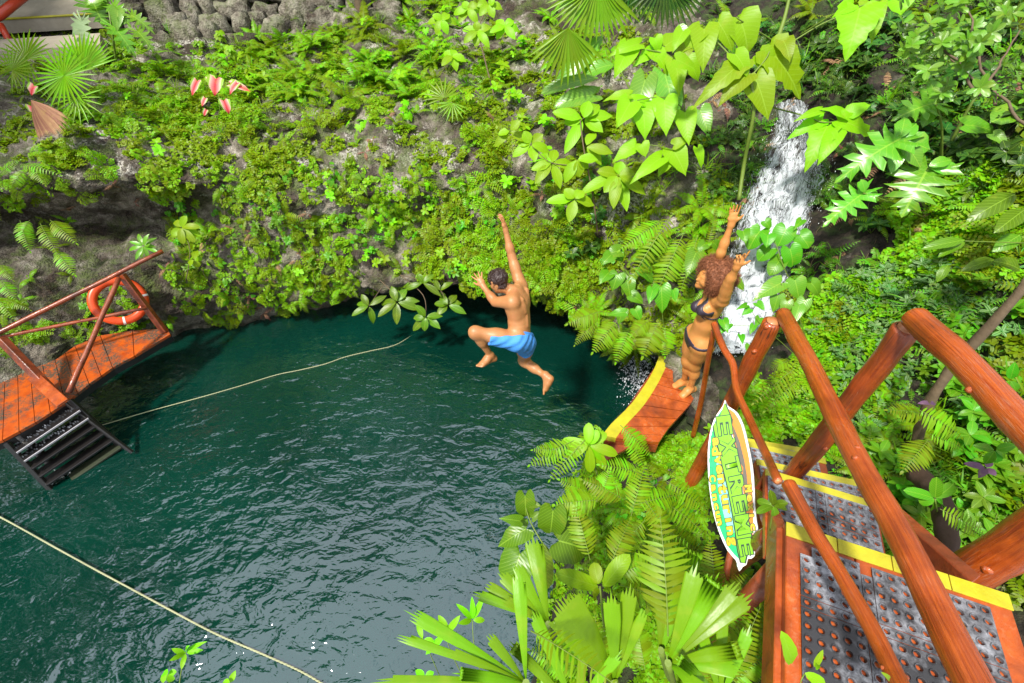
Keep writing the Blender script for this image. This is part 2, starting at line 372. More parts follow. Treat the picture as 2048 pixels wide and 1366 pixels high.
# ------------------------------------------------------------------ terrain
W_ = 'w'
def cl(px, rows, recess=None):
    out = []
    wpy = rows[0][0]; w = Z(px, wpy, 0)
    if recess:
        out += [w+V3((recess[0], recess[1], -1.6)), w+V3((recess[0], recess[1], .22))]
        rows = rows[1:]
    else:
        out += [w+V3((0, .12, -1.6)), w]; rows = rows[1:]
    for (py, t) in rows: out.append(D(px, py, t))
    return out
def cr(px, rows): return [D(px, py, t) for py, t in rows]
colsA = [
 cl(-500, [(1000,), (760, 5.6), (600, 5.5), (480, 5.6), (380, 5.7), (330, 6.3), (250, 7.3), (100, 8.5), (0, 9.5), (-150, 10), (-500, 10.5)]),
 cl(-200, [(930,), (760, 6.1), (600, 6.0), (470, 6.1), (370, 6.1), (310, 6.5), (230, 7.4), (100, 8.8), (0, 9.8), (-150, 10.5), (-500, 11)]),
 cl(0, [(860,), (720, 6.5), (560, 6.45), (450, 6.95), (380, 6.15), (300, 6.2), (220, 6.9), (130, 8.2), (20, 9.5), (-100, 10.5), (-400, 11)]),
 cl(150, [(775,), (670, 6.9), (540, 6.7), (440, 7.35), (378, 6.3), (300, 6.3), (220, 7.0), (130, 8.2), (30, 9.4), (-100, 10.3), (-400, 11)], (0, .45)),
 cl(350, [(700,), (620, 7.3), (520, 7.05), (440, 7.4), (375, 6.6), (300, 6.75), (210, 7.6), (120, 8.7), (50, 9.5), (-100, 9.9), (-400, 10.5)], (0, .45)),
 cl(500, [(680,), (610, 7.55), (520, 7.2), (440, 7.15), (375, 6.9), (300, 7.0), (220, 7.7), (130, 8.7), (50, 9.8), (-100, 10.3), (-400, 11)], (.05, .5)),
 cl(640, [(655,), (590, 7.8), (510, 7.4), (440, 7.3), (380, 7.05), (300, 7.15), (220, 7.7), (130, 8.8), (40, 10), (-100, 10.8), (-400, 11)], (.1, .6)),
 cl(760, [(625,), (585, 7.7), (510, 7.4), (440, 7.25), (380, 6.95), (310, 7.0), (230, 7.4), (130, 8.6), (30, 10), (-100, 11), (-400, 11.5)], (.1, .8)),
 cl(900, [(600,), (570, 7.35), (500, 7.15), (430, 7.1), (370, 6.85), (300, 6.95), (220, 7.4), (130, 8.3), (20, 9.8), (-100, 11), (-400, 11.5)], (.1, 1.4)),
 cl(1020, [(600,), (588, 7.15), (520, 6.9), (440, 6.85), (370, 6.8), (300, 6.85), (210, 7.2), (110, 8.0), (10, 9.0), (-100, 10), (-400, 11)], (0, 1.5)),
 cl(1110, [(605,), (602, 7.0), (540, 6.65), (460, 6.6), (380, 6.6), (300, 6.65), (210, 6.9), (110, 7.6), (10, 8.5), (-100, 9.5), (-400, 10)], (0, 1.4)),
 cl(1180, [(660,), (650, 6.75), (570, 6.45), (480, 6.4), (400, 6.35), (310, 6.4), (210, 6.7), (110, 7.3), (10, 8), (-100, 9), (-400, 9.5)], (.1, .8)),
 cl(1240, [(725,), (690, 6.7), (610, 6.25), (520, 6.1), (430, 6.1), (330, 6.15), (220, 6.4), (110, 6.9), (10, 7.6), (-100, 8.5), (-400, 9)], (.1, .3)),
 cl(1320, [(770,), (705, 5.5), (620, 5.5), (530, 5.6), (440, 5.7), (340, 5.85), (230, 6.1), (120, 6.5), (10, 7.1), (-100, 8), (-400, 8.5)], (.4, .2)),
 cr(1400, [(1500, 3.3), (1100, 4.2), (860, 4.6), (730, 5.1), (640, 5.3), (540, 5.4), (440, 5.5), (340, 5.65), (230, 5.9), (120, 6.2), (10, 6.8), (-100, 7.5), (-400, 8)]),
 cr(1490, [(1500, 3.1), (1150, 3.75), (900, 4.2), (740, 4.85), (660, 5.25), (560, 5.35), (460, 5.45), (360, 5.6), (240, 5.8), (120, 6.1), (10, 6.6), (-100, 7.2), (-400, 7.5)]),
 cr(1560, [(1500, 3.0), (1150, 3.6), (900, 4.0), (760, 4.5), (670, 4.95), (570, 5.15), (460, 5.3), (350, 5.5), (240, 5.7), (120, 6.0), (10, 6.4), (-100, 7), (-400, 7.3)]),
 cr(1640, [(1500, 2.85), (1150, 3.4), (930, 3.7), (790, 4.1), (680, 4.5), (580, 4.75), (460, 4.9), (350, 5.05), (240, 5.3), (120, 5.6), (10, 6), (-100, 6.6), (-400, 7)]),
 cr(1780, [(1500, 2.6), (1150, 3.05), (950, 3.4), (820, 3.7), (700, 4.0), (590, 4.2), (470, 4.4), (360, 4.6), (240, 4.8), (120, 5.1), (10, 5.5), (-100, 6), (-400, 6.5)]),
 cr(1920, [(1500, 2.4), (1200, 2.75), (1020, 3.0), (880, 3.2), (750, 3.45), (620, 3.7), (490, 3.9), (370, 4.1), (240, 4.4), (120, 4.7), (10, 5.1), (-100, 5.6), (-400, 6)]),
 cr(2060, [(1500, 2.3), (1250, 2.5), (1080, 2.7), (930, 2.9), (780, 3.1), (640, 3.3), (500, 3.5), (370, 3.75), (240, 4.0), (120, 4.4), (10, 4.8), (-100, 5.2), (-400, 5.6)]),
 cr(2300, [(1500, 2.1), (1250, 2.3), (1080, 2.4), (930, 2.55), (780, 2.7), (640, 2.9), (500, 3.1), (370, 3.3), (240, 3.6), (120, 4.0), (10, 4.4), (-100, 4.8), (-400, 5.2)]),
 cr(2700, [(1500, 2.0), (1250, 2.15), (1080, 2.2), (930, 2.3), (780, 2.4), (640, 2.6), (500, 2.8), (370, 3.0), (240, 3.3), (120, 3.7), (10, 4.1), (-100, 4.5), (-400, 5.0)]),
]
def catm(P, m):                                        # P (n,...) -> (m,...)
    n = len(P); x = np.linspace(0, n-1, m); i = np.minimum(x.astype(int), n-2); t = (x-i).reshape(-1, *([1]*(P.ndim-1)))
    p0 = P[np.maximum(i-1, 0)]; p1 = P[i]; p2 = P[i+1]; p3 = P[np.minimum(i+2, n-1)]
    # monotone-ish: half tangents
    return p1+.5*t*(p2-p0)+t*t*(p0-2.5*p1+2*p2-.5*p3)+t**3*(-.5*p0+1.5*p1-1.5*p2+.5*p3)
def patch(cols, nu, nv, amp):
    P = catm(np.array([catm(np.array([tuple(p) for p in c]), nv) for c in cols]), nu)
    du = np.gradient(P, axis=0); dv = np.gradient(P, axis=1); N = np.cross(dv, du); N /= np.linalg.norm(N, axis=2, keepdims=True)+1e-9
    flat = P.reshape(-1, 3); nf = N.reshape(-1, 3); out = np.empty_like(flat)
    for i in range(len(flat)):
        p = V3(flat[i])
        h = mn.fractal(p*1.1, .9, 2.0, 3)*1.0+mn.ridged_multi_fractal(p*2.6, .9, 2.1, 4, 1.0, 2.0)*-.16+mn.fractal(p*7, .8, 2.1, 4)*.34
        out[i] = flat[i]-nf[i]*(h*amp)
    F = []
    for a in range(nu-1):
        for b in range(nv-1):
            k = a*nv+b; F.append((k, k+1, k+nv+1, k+nv))
    return out, F
def mesh_np(name, V, F, mats):
    me = bpy.data.meshes.new(name); me.from_pydata([tuple(x) for x in V], [], F)
    me.polygons.foreach_set('use_smooth', [True]*len(F))
    for m in mats: me.materials.append(M[m])
    return me
TV, TF = patch(colsA, 560, 250, .17)
me = mesh_np('cliff', TV, TF, ['rock', 'soil'])
tu = np.zeros(len(TF), int)
nv_ = 250
for a in range(559):
    for b in range(249):
        # the right hillside and the high terraces are soil, the pool walls limestone
        f = a*249+b
        jt = .02*math.sin(b*.27)+.015*math.sin(b*.09+a*.15)
        if a/559 > .635+jt: tu[f] = 1
me.polygons.foreach_set('material_index', tu.tolist())
tag(link('cliff', me), 'weathered limestone cliff and overgrown slope round the pool', 'cliff', kind='structure')
# near bank below the stairs
SH = [(-2.5, -.6), (0, -.05), (1, .2), (2, .5), (2.8, .72), (3.3, .9), (3.9, 1.45), (4.6, 1.8)]
def xs(y):
    for (a, b), (c, d) in zip(SH, SH[1:]):
        if y <= c: return b+(d-b)*max(0, (y-a)/(c-a))
    return SH[-1][1]
PR = [(-.4, -1.6), (0, 0), (.14, .6), (.45, 1.0), (1.0, 1.28), (1.6, 1.45), (2.4, 1.9), (3.2, 2.3)]
def prof(d):
    if d <= PR[0][0]: return PR[0][1]
    for (a, b), (c, e) in zip(PR, PR[1:]):
        if d <= c: return b+(e-b)*(d-a)/(c-a)
    return PR[-1][1]
bv = []; bf = []; NX, NY = 90, 110
for j in range(NY):
    y = -2.5+6.6*j/(NY-1)
    for i in range(NX):
        x = xs(y)-.3+3.2*(i/(NX-1))**1.4
        p = V3((x, y, 0)); zz = prof(x-xs(y)+.12*mn.noise(p*1.7))
        zz += .1*mn.fractal(V3((x, y, 3))*1.8, .9, 2, 4)
        if y > 3.5: zz = min(zz, 1.35)
        bv.append((x+.05*mn.noise(V3((x, y, zz))*6), y, zz))
bf = [(j*NX+i, j*NX+i+1, (j+1)*NX+i+1, (j+1)*NX+i) for j in range(NY-1) for i in range(NX-1)]
tag(link('bank', mesh_np('bank', bv, bf, ['soil'])), 'earth and rock bank between the pool and the stairs', 'bank', kind='structure')
nA = len(TV)
BV = BVHTree.FromPolygons([tuple(x) for x in TV]+bv, TF+[tuple(i+nA for i in f) for f in bf])
def cast(px, py, o=None):
    r = ray(px, py).normalized(); h, n, i, d = BV.ray_cast(CAMP, r, 60)
    if h is None: return None, None
    if n.dot(r) > 0: n = -n
    return h, n
# water, pool bed and the flat ground outside the modelled ravine
def sheet(name, x0, x1, y0, y1, z, mat, label, cat, n=2):
    g = G(); vs = [(x0+(x1-x0)*i/(n-1), y0+(y1-y0)*j/(n-1), z) for j in range(n) for i in range(n)]
    g.add(vs, [(j*n+i, j*n+i+1, (j+1)*n+i+1, (j+1)*n+i) for j in range(n-1) for i in range(n-1)])
    return solo(name, g, mat, label, cat, kind='structure')
sheet('water', -12, 5, -6, 12, 0, 'water', 'dark green rippled water of the swimming hole', 'water')
M['bed'] = flat_mat('pool_bed_mud', (.006, .03, .022), .9)
sheet('pool_bed', -12, 5, -6, 12, -2.2, 'bed', 'dark silty bed deep under the pool water', 'pool bed')
# ------------------------------------------------------------------ plant prototypes (local coords, +Z up out of the ground)
UP = V3((0, 0, 1))
def rdir(el0, el1, az=None):
    a = rnd.uniform(0, 6.283) if az is None else az; e = R(rnd.uniform(el0, el1))
    return V3((math.cos(a)*math.cos(e), math.sin(a)*math.cos(e), math.sin(e)))
def arc(p, d, n, L, droop, m):
    d = d.normalized(); n = (n-d*n.dot(d)).normalized(); Rr = L/max(droop, 1e-3); out = []
    for i in range(m+1):
        a = droop*i/m; out.append((p+d*(Rr*math.sin(a))-n*(Rr*(1-math.cos(a))), d*math.cos(a)-n*math.sin(a), n*math.cos(a)+d*math.sin(a)))
    return out
def frond(g, p, d, n, L, PL, N=16, droop=1.0, mi=0, stem=1, fw=.3, pw=.17, start=.14, shape='pin', taper=.5, pdroop=.5):
    pts = arc(p, d, n, L, droop, N+2)
    g.tube([q[0] for q in pts[::3]]+[pts[-1][0]], [max(.0012, L*.008*(1-.7*i/ (len(pts)/3))) for i in range(len(pts[::3])+1)], 4, stem, False)
    i0 = max(1, int(start*N))
    for i in range(i0, N+2):
        q, dd, nn = pts[i]; s = (i-i0)/(N+2-i0); sd = dd.cross(nn)
        w = PL*(min(1, .55+s*2.2))*(1-max(0, s-taper)/(1-taper+.04))**.8
        if w < .004: continue
        for sg in (-1, 1):
            pd = (sd*sg+dd*(fw+rnd.uniform(-.08, .08))-nn*.12+nn*rnd.uniform(-.12, .1)).normalized()
            g.leaf(q, pd, nn, w*rnd.uniform(.88, 1.05), max(w*pw, PL*min(.075, pw*.6)), shape, pdroop, .1, mi)
    q, dd, nn = pts[-1]; g.leaf(q, dd, nn, PL*.3, PL*.08, 'pin', .3, .1, mi)
def maiden_frond(g, p, d, n, L, mi=0, stem=1, dens=1.0, droop=1.1):
    pts = arc(p, d, n, L, droop, 9)
    g.tube([pts[0][0], pts[4][0], pts[9][0]], [.0015, .001, .0006], 3, stem, False)
    for i in range(2, 10):
        q, dd, nn = pts[i]; sd = dd.cross(nn); bl = L*.42*(1-(i-2)/9)**.8+.012
        for sg in (-1, 1):
            bd = (sd*sg+dd*.75+nn*rnd.uniform(-.25, .15)).normalized(); m = max(2, int(bl/.017*dens))
            for k in range(1, m+1):
                for s2 in (-1, 1):
                    if rnd.random() < .1: continue
                    c = q+bd*(bl*k/m)+sd.cross(bd).normalized()*0; o = (nn.cross(bd)*s2+bd*.6).normalized()
                    z = (nn+V3((rnd.uniform(-.5, .5), rnd.uniform(-.5, .5), rnd.uniform(-.5, .5)))).normalized()
                    sz = rnd.uniform(.015, .023); sx = o.cross(z).normalized()*sz*.62
                    c = c+o*.002
                    g.add([c, c+o*sz*.75-sx, c+o*sz*1.15, c+o*sz*.75+sx], [(0, 1, 2, 3)], [(.5, 0), (.2, .7), (.5, 1), (.8, .7)], mi)
def P_maiden(nf=6, L=(.14, .30)):
    g = G()
    for i in range(nf):
        d = rdir(5, 65); maiden_frond(g, V3((rnd.uniform(-.02, .02), rnd.uniform(-.02, .02), 0)), d, UP if abs(d.z) < .95 else V3((1, 0, 0)), rnd.uniform(*L))
    return g
def P_fern(nf=9, L=(.35, .6), PL=.085, N=18, el=(20, 70), droop=(.8, 1.5)):
    g = G()
    for i in range(nf):
        az = 6.283*i/nf+rnd.uniform(-.3, .3); d = rdir(*el, az=az)
        frond(g, V3((0, 0, 0)), d, UP, rnd.uniform(*L), PL*rnd.uniform(.8, 1.15), N, rnd.uniform(*droop))
    return g
def whorl(g, c, ax, n, L, W, shape='lance', el=(5, 40), droop=.6, mi=0, fold=.2):
    ax = ax.normalized(); e1 = ax.orthogonal().normalized(); e2 = ax.cross(e1); a0 = rnd.uniform(0, 6.28)
    for i in range(n):
        a = a0+6.283*i/n+rnd.uniform(-.25, .25); e = R(rnd.uniform(*el)); o = e1*math.cos(a)+e2*math.sin(a)
        d = o*math.cos(e)+ax*math.sin(e); l = L*rnd.uniform(.75, 1.1)
        g.leaf(c+d*L*.03, d, ax, l, W*l/L, shape, droop*rnd.uniform(.5, 1.3), fold, mi)
def P_broad(n=3, L=.1, W=.025, shape='lance', h=.16, per=6):
    g = G()
    for i in range(n):
        tip = V3((rnd.uniform(-.08, .08), rnd.uniform(-.08, .08), h*rnd.uniform(.5, 1.2)))
        g.tube([V3((0, 0, 0)), tip*.5+V3((.01, 0, 0)), tip], [.003, .0025, .002], 4, 1, False)
        whorl(g, tip, (tip.normalized()+UP*.5), per, L, W, shape)
        whorl(g, tip*.6, (tip.normalized()+UP*.5), 3, L*.8, W*.8, shape)
    return g
def P_heart(n=9, L=.075, h=.16, shape='heart', wr=.42):
    g = G()
    for i in range(n):
        d = rdir(15, 75); tip = d*h*rnd.uniform(.5, 1.2)
        g.tube([V3((0, 0, 0)), tip*.5+UP*.01, tip], [.0018, .0015, .001], 3, 1, False)
        ld = V3((d.x, d.y, rnd.uniform(-.9, -.1))); l = L*rnd.uniform(.6, 1.15)
        g.leaf(tip, ld, UP+V3((d.x, d.y, 0))*.5, l, l*wr, shape, .4, .15)
    return g
def P_palmate(n=5, L=.1, h=.2, k=7, w=.24):
    g = G()
    for i in range(n):
        d = rdir(20, 75); tip = d*h*rnd.uniform(.5, 1.2)
        g.tube([V3((0, 0, 0)), tip*.5, tip], [.0025, .002, .0015], 3, 1, False)
        ax = (UP*.7+V3((d.x, d.y, 0))*.7).normalized(); o = V3((d.x, d.y, -.3)); o = (o-ax*o.dot(ax)).normalized(); e2 = ax.cross(o)
        for j in range(k):
            a = (j-(k-1)/2)*(4.4/k); l = L*(1-.3*abs(j-(k-1)/2)/k*2)*rnd.uniform(.9, 1.1)
            g.leaf(tip, o*math.cos(a)+e2*math.sin(a), ax, l, l*w, 'lance', .5, .15)
    return g
def P_varieg(n=9, L=.055):
    g = G()
    for i in range(n):
        c = V3((rnd.uniform(-.09, .09), rnd.uniform(-.09, .09), rnd.uniform(0, .05))); whorl(g, c, rdir(50, 90), 5, L, L*.24, 'lance', (5, 35), .5)
    return g
def P_grass(n=26, L=(.1, .3), w=.004):
    g = G()
    for i in range(n):
        g.leaf(V3((rnd.uniform(-.03, .03), rnd.uniform(-.03, .03), 0)), rdir(35, 85), V3((rnd.uniform(-1, 1), rnd.uniform(-1, 1), .6)), rnd.uniform(*L), w, 'lance', rnd.uniform(.5, 1.8), .2)
    return g
def P_tiny(n=10, L=.03, sp=.06):
    g = G()
    for i in range(n):
        c = V3((rnd.uniform(-sp, sp), rnd.uniform(-sp, sp), rnd.uniform(0, .035)))
        for k in range(3): l = L*rnd.uniform(.6, 1.3); g.leaf(c, rdir(-10, 50), UP, l, l*.36, 'tiny', .3, .1)
    return g
def P_pinn(n=6, L=.16, leaf=.032):                     # small compound leaves
    g = G()
    for i in range(n):
        d = rdir(20, 80); pts = arc(V3((0, 0, 0)), d, V3((-d.x, -d.y, 1.2)), L*rnd.uniform(.7, 1.3), .7, 7)
        g.tube([q[0] for q in pts[::2]], .0015, 3, 1, False)
        for q, dd, nn in pts[2:]:
            for sg in (-1, 1): g.leaf(q, dd.cross(nn)*sg+dd*.5, nn, leaf*rnd.uniform(.8, 1.2), leaf*.26, 'lance', .3, .15)
        g.leaf(pts[-1][0], pts[-1][1], pts[-1][2], leaf, leaf*.26, 'lance', .3, .15)
    return g
def basis(z, spin=None, s=1.0, p=V3((0, 0, 0))):
    z = z.normalized(); x = z.orthogonal().normalized(); y = z.cross(x); a = rnd.uniform(0, 6.283) if spin is None else spin
    X = x*math.cos(a)+y*math.sin(a); Y = z.cross(X)
    return Matrix(((X.x*s, Y.x*s, z.x*s, p.x), (X.y*s, Y.y*s, z.y*s, p.y), (X.z*s, Y.z*s, z.z*s, p.z), (0, 0, 0, 1)))
PROTO = {}
def proto(key, mats, fn, k): PROTO[key] = [(g := fn(), g.mesh(key, mats)) for _ in range(k)]
proto('maidenhair_fern', ['maiden', 'stem'], lambda: P_maiden(), 5)
proto('sword_fern', ['fern', 'stem'], lambda: P_fern(), 4)
proto('small_fern', ['fern', 'stem'], lambda: P_fern(4, (.16, .3), .05, 12, (10, 70)), 5)
proto('broadleaf_seedling', ['mid', 'stem'], lambda: P_broad(), 4)
proto('lime_seedling', ['lime', 'stem'], lambda: P_broad(2, .09, .026, 'oval', .14, 5), 3)
proto('heart_leaf_vine', ['mid', 'stem'], lambda: P_heart(), 4)
proto('palmate_seedling', ['lime', 'stem'], lambda: P_palmate(), 3)
proto('variegated_plant', ['varieg', 'stem'], lambda: P_varieg(), 4)
proto('grass_tuft', ['fern', 'stem'], lambda: P_grass(), 3)
proto('compound_leaf_plant', ['mid', 'stem'], lambda: P_pinn(), 3)
proto('dark_leaf_plant', ['dark', 'stem'], lambda: P_broad(3, .09, .022, 'lance', .12, 6), 3)
TINY = {'tiny_maiden': [P_tiny() for _ in range(5)], 'tiny_dark': [P_pinn(3, .07, .022) for _ in range(4)], 'tuft': [P_maiden(3, (.06, .12)) for _ in range(5)],
        'tfern': [P_fern(3, (.08, .15), .026, 8, (10, 70)) for _ in range(4)], 'tvar': [P_varieg(3, .045) for _ in range(4)], 'tgrass': [P_grass(9, (.05, .15), .003) for _ in range(3)]}
def pick(regs):
    ws = [(x1-x0)*(y1-y0)*wt for x0, y0, x1, y1, wt in regs]; r = rnd.uniform(0, sum(ws))
    for q, w_ in zip(regs, ws):
        if r <= w_: return rnd.uniform(q[0], q[2]), rnd.uniform(q[1], q[3])
        r -= w_
    return rnd.uniform(q[0], q[2]), rnd.uniform(q[1], q[3])
def okspot(h):
    if h is None or h.z < .12 or (h-CAMP).length < 1.6: return False
    if 1.0 < h.x < 2.25 and -.3 < h.y < 2.1 and h.z > 1.9: return False      # under the stairs
    return True
# places kept clear: waterfall, platform, walker's rock
def clear(px, py):
    if 1380 < px < 1680 and 220 < py < 740 and abs(px-(1605-(py-220)*.24)) < (40+(py-220)*.13 if py < 430 else 68): return True
    if 1200 < px < 1420 and 700 < py < 880 and px > 1200+(870-py)*.7: return True
    if 1390 < px < 1480 and 700 < py < 880: return True
    return False
def scatter(kind, regs, count, sc, label, cat, group, upw=.5, lift=0.0, avoid=True):
    got = 0; tries = 0
    while got < count and tries < count*8:
        tries += 1; px, py = pick(regs)
        if avoid and clear(px, py): continue
        h, n = cast(px, py)
        if not okspot(h): continue
        g, me = rnd.choice(PROTO[kind]); z = (n*(1-upw)+UP*upw+V3((rnd.uniform(-.15, .15), rnd.uniform(-.15, .15), 0)))
        o = link(kind, me); o.matrix_world = basis(z, None, rnd.uniform(*sc), h+n*lift); tag(o, label, cat, group); got += 1
BARE = .13
ROCKY = [(700, 240, 150, 48), (190, 292, 75, 22), (850, 95, 110, 55), (180, 470, 190, 70), (330, 40, 140, 50), (560, 655, 160, 30), (760, 520, 60, 60), (420, 620, 60, 60)]
def cover(name, label, cat, kinds, mats, regs, count, sc, upw=.4, avoid=True):
    VS, LI, LS, UVs, MI = [], [], [], [], []; off = 0; lo = 0; got = 0; tries = 0
    cache = {}
    for k in kinds:
        for g in TINY[k]:
            cache[id(g)] = (np.array(g.v), np.array([i for f in g.f for i in f]), np.array([len(f) for f in g.f]), np.array(g.uv), np.array(g.mi))
    pool = [g for k in kinds for g in TINY[k]]
    while got < count and tries < count*6:
        tries += 1; px, py = pick(regs)
        if avoid and (clear(px, py) or any(((px-a)/c)**2+((py-b)/d)**2 < 1+.5*mn.noise(V3((px*.02, py*.02, 0))) for a, b, c, d in ROCKY)): continue
        h, n = cast(px, py)
        if not okspot(h): continue
        if mn.noise(h*1.9) < BARE and rnd.random() < .9: continue       # leave bare patches
        v, li, ls, uv, mi = cache[id(rnd.choice(pool))]; m = np.array(basis(n*(1-upw)+UP*upw, None, rnd.uniform(*sc), h))
        VS.append(v @ m[:3, :3].T+m[:3, 3]); LI.append(li+off); LS.append(ls); UVs.append(uv); MI.append(mi); off += len(v); got += 1
    v = np.concatenate(VS); li = np.concatenate(LI); ls = np.concatenate(LS); uv = np.concatenate(UVs); mi = np.concatenate(MI)
    me = bpy.data.meshes.new(name); me.vertices.add(len(v)); me.vertices.foreach_set('co', v.ravel())
    me.loops.add(len(li)); me.loops.foreach_set('vertex_index', li.astype(np.int32)); me.polygons.add(len(ls))
    me.polygons.foreach_set('loop_start', np.concatenate([[0], np.cumsum(ls)[:-1]]).astype(np.int32)); me.polygons.foreach_set('loop_total', ls.astype(np.int32))
    me.polygons.foreach_set('material_index', mi.astype(np.int32)); me.update(calc_edges=True)
    u = me.uv_layers.new(name='UVMap'); u.data.foreach_set('uv', uv.ravel())
    for m_ in mats: me.materials.append(M[m_])
    tag(link(name, me), label, cat, kind='stuff')

# ------------------------------------------------------------------ ground cover (nobody could count it)
cover('terrace_ground_cover', 'low mossy ferns and tiny leaves carpeting the terrace above the cliff', 'ground cover', ['tiny_maiden', 'tuft', 'tfern'], ['maiden', 'stem'],
      [(0, 60, 1000, 330, 1), (250, 180, 700, 400, .8), (950, 60, 1400, 330, 1)], 1150, (.9, 1.9))
cover('cliff_moss_fern', 'tiny maidenhair tufts and seedlings clinging to the cliff face', 'ground cover', ['tiny_maiden', 'tuft', 'tiny_dark'], ['maiden', 'stem'],
      [(0, 300, 330, 500, .45), (330, 330, 1180, 620, 1), (100, 560, 350, 700, .3), (350, 600, 640, 680, .3)], 520, (.7, 1.5))
cover('grotto_rim_fern', 'dense small fern growth around the grotto mouth and right wall', 'ground cover', ['tuft', 'tfern', 'tiny_maiden'], ['maiden', 'stem'],
      [(850, 380, 1180, 600, 1), (1100, 330, 1450, 700, 1)], 560, (.9, 1.7))
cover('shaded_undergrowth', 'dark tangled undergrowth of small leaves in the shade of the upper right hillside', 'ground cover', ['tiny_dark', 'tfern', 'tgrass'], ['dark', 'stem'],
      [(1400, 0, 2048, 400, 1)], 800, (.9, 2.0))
cover('hillside_undergrowth', 'green tangled undergrowth of tiny leaves on the right hillside', 'ground cover', ['tiny_dark', 'tfern', 'tgrass'], ['mid', 'stem'],
      [(1400, 0, 2048, 560, .3), (1600, 500, 2048, 1150, 1)], 1150, (.9, 2.0))
cover('hillside_maidenhair', 'fine maidenhair sheets spilling down the right hillside', 'ground cover', ['tuft'], ['maiden', 'stem'],
      [(1780, 330, 2048, 560, 1), (1620, 560, 1800, 800, .8), (1480, 780, 1700, 930, .5)], 650, (.9, 1.7))
cover('variegated_ground_cover', 'striped trailing leaves covering the ground right of the log rails', 'ground cover', ['tvar'], ['varieg', 'stem'],
      [(1640, 520, 2048, 780, 1), (1900, 780, 2048, 900, .6), (1700, 760, 1800, 880, .6)], 420, (.9, 1.6))
cover('bank_undergrowth', 'small ferns and creeping leaves covering the bank below the stairs', 'ground cover', ['tuft', 'tfern', 'tiny_dark', 'tvar'], ['fern', 'stem'],
      [(1050, 850, 1420, 1366, 1), (1380, 830, 1700, 1366, .7)], 1100, (.8, 1.5))
# ------------------------------------------------------------------ countable plants, scattered where they grow
SC = scatter
SC('maidenhair_fern', [(330, 430, 700, 640, 1), (330, 330, 850, 430, .5)], 90, (.5, 1.05), 'yellow green maidenhair fern hanging on the sunlit cliff face left of the grotto', 'fern', 'maidenhair ferns on the left cliff', .35)
SC('maidenhair_fern', [(0, 290, 230, 420, 1), (0, 560, 180, 740, .4)], 20, (.6, 1.0), 'maidenhair fern under the rock ledge above the orange deck', 'fern', 'maidenhair ferns above the deck', .3)
SC('maidenhair_fern', [(840, 420, 1100, 570, 1.2), (1080, 480, 1200, 640, 1), (1120, 380, 1220, 500, .6)], 75, (.9, 1.5), 'dense maidenhair fern draped over the grotto mouth behind the jumping man', 'fern', 'maidenhair ferns over the grotto', .3)
SC('maidenhair_fern', [(1790, 400, 2048, 540, 1), (1650, 560, 1740, 680, .8), (1580, 620, 1700, 760, .7)], 30, (.8, 1.3), 'maidenhair fern spreading over the slope right of the waterfall', 'fern', 'maidenhair ferns right of the waterfall', .4)
SC('maidenhair_fern', [(230, 110, 500, 300, 1), (550, 180, 1000, 300, .3)], 35, (.9, 1.5), 'bright maidenhair fern on the terrace above the cliff', 'fern', 'maidenhair ferns on the terrace', .5)
SC('maidenhair_fern', [(1080, 830, 1260, 900, 1), (1300, 880, 1400, 960, .5)], 10, (.7, 1.1), 'maidenhair fern beside the yellow edged jumping platform', 'fern', 'maidenhair ferns by the platform', .6)
SC('sword_fern', [(500, 20, 820, 200, 1.3), (780, 60, 1000, 200, .7), (520, -30, 960, 60, 1)], 62, (.75, 1.3), 'arching bright sword fern in the upper bed below the stone wall', 'fern', 'sword ferns of the upper bed', .7)
SC('sword_fern', [(1100, 620, 1300, 700, 1), (1230, 560, 1400, 700, .8)], 11, (.6, .9), 'arching fern hanging over the dark water below the woman\'s side of the grotto', 'fern', 'ferns hanging right of the grotto', .4)
SC('sword_fern', [(1250, 400, 1420, 540, 1), (1400, 250, 1500, 420, .3)], 9, (.7, 1.0), 'long fronded fern on the slope left of the waterfall', 'fern', 'ferns left of the waterfall', .5)
SC('sword_fern', [(1080, 960, 1380, 1130, 1), (1400, 1130, 1540, 1340, .6)], 12, (.5, .8), 'lush green fern on the bank in front of the leaf shaped sign', 'fern', 'ferns on the near bank', .75)
SC('sword_fern', [(1700, 820, 1900, 1000, 1), (1640, 200, 1800, 300, .3), (1900, 420, 2048, 640, .3)], 6, (.5, .8), 'fern growing among the undergrowth beyond the log rails', 'fern', 'ferns beyond the log rails', .7)
SC('small_fern', [(330, 430, 850, 650, 1), (30, 430, 160, 560, 1), (0, 560, 60, 660, .8), (500, 200, 1000, 400, .5)], 70, (.7, 1.2), 'small drooping fern rooted in a crack of the limestone cliff', 'fern', 'small ferns in cliff cracks', .3)
SC('small_fern', [(1500, 700, 1640, 860, 1), (1100, 850, 1400, 1000, 1), (1640, 880, 2048, 1150, .7), (1480, 400, 2048, 600, .4)], 50, (.8, 1.3), 'small green fern in the undergrowth near the log stairs', 'fern', 'small ferns near the stairs', .7)
SC('grass_tuft', [(720, 0, 1040, 230, 1), (460, 0, 600, 120, .6)], 40, (.8, 1.4), 'tuft of bright grass on the stony upper slope', 'grass', 'grass tufts on the upper slope', .8)
SC('grass_tuft', [(1280, 330, 1440, 480, 1), (1850, 700, 2048, 950, .5), (1560, 0, 2048, 300, .4)], 26, (.8, 1.4), 'tuft of long grass on the shaded right slope', 'grass', 'grass tufts on the right slope', .6)
SC('broadleaf_seedling', [(330, 400, 1000, 560, 1), (0, 560, 200, 740, .3)], 42, (.5, .95), 'small leafy seedling sprouting from the cliff face', 'plant', 'seedlings on the cliff face', .4)
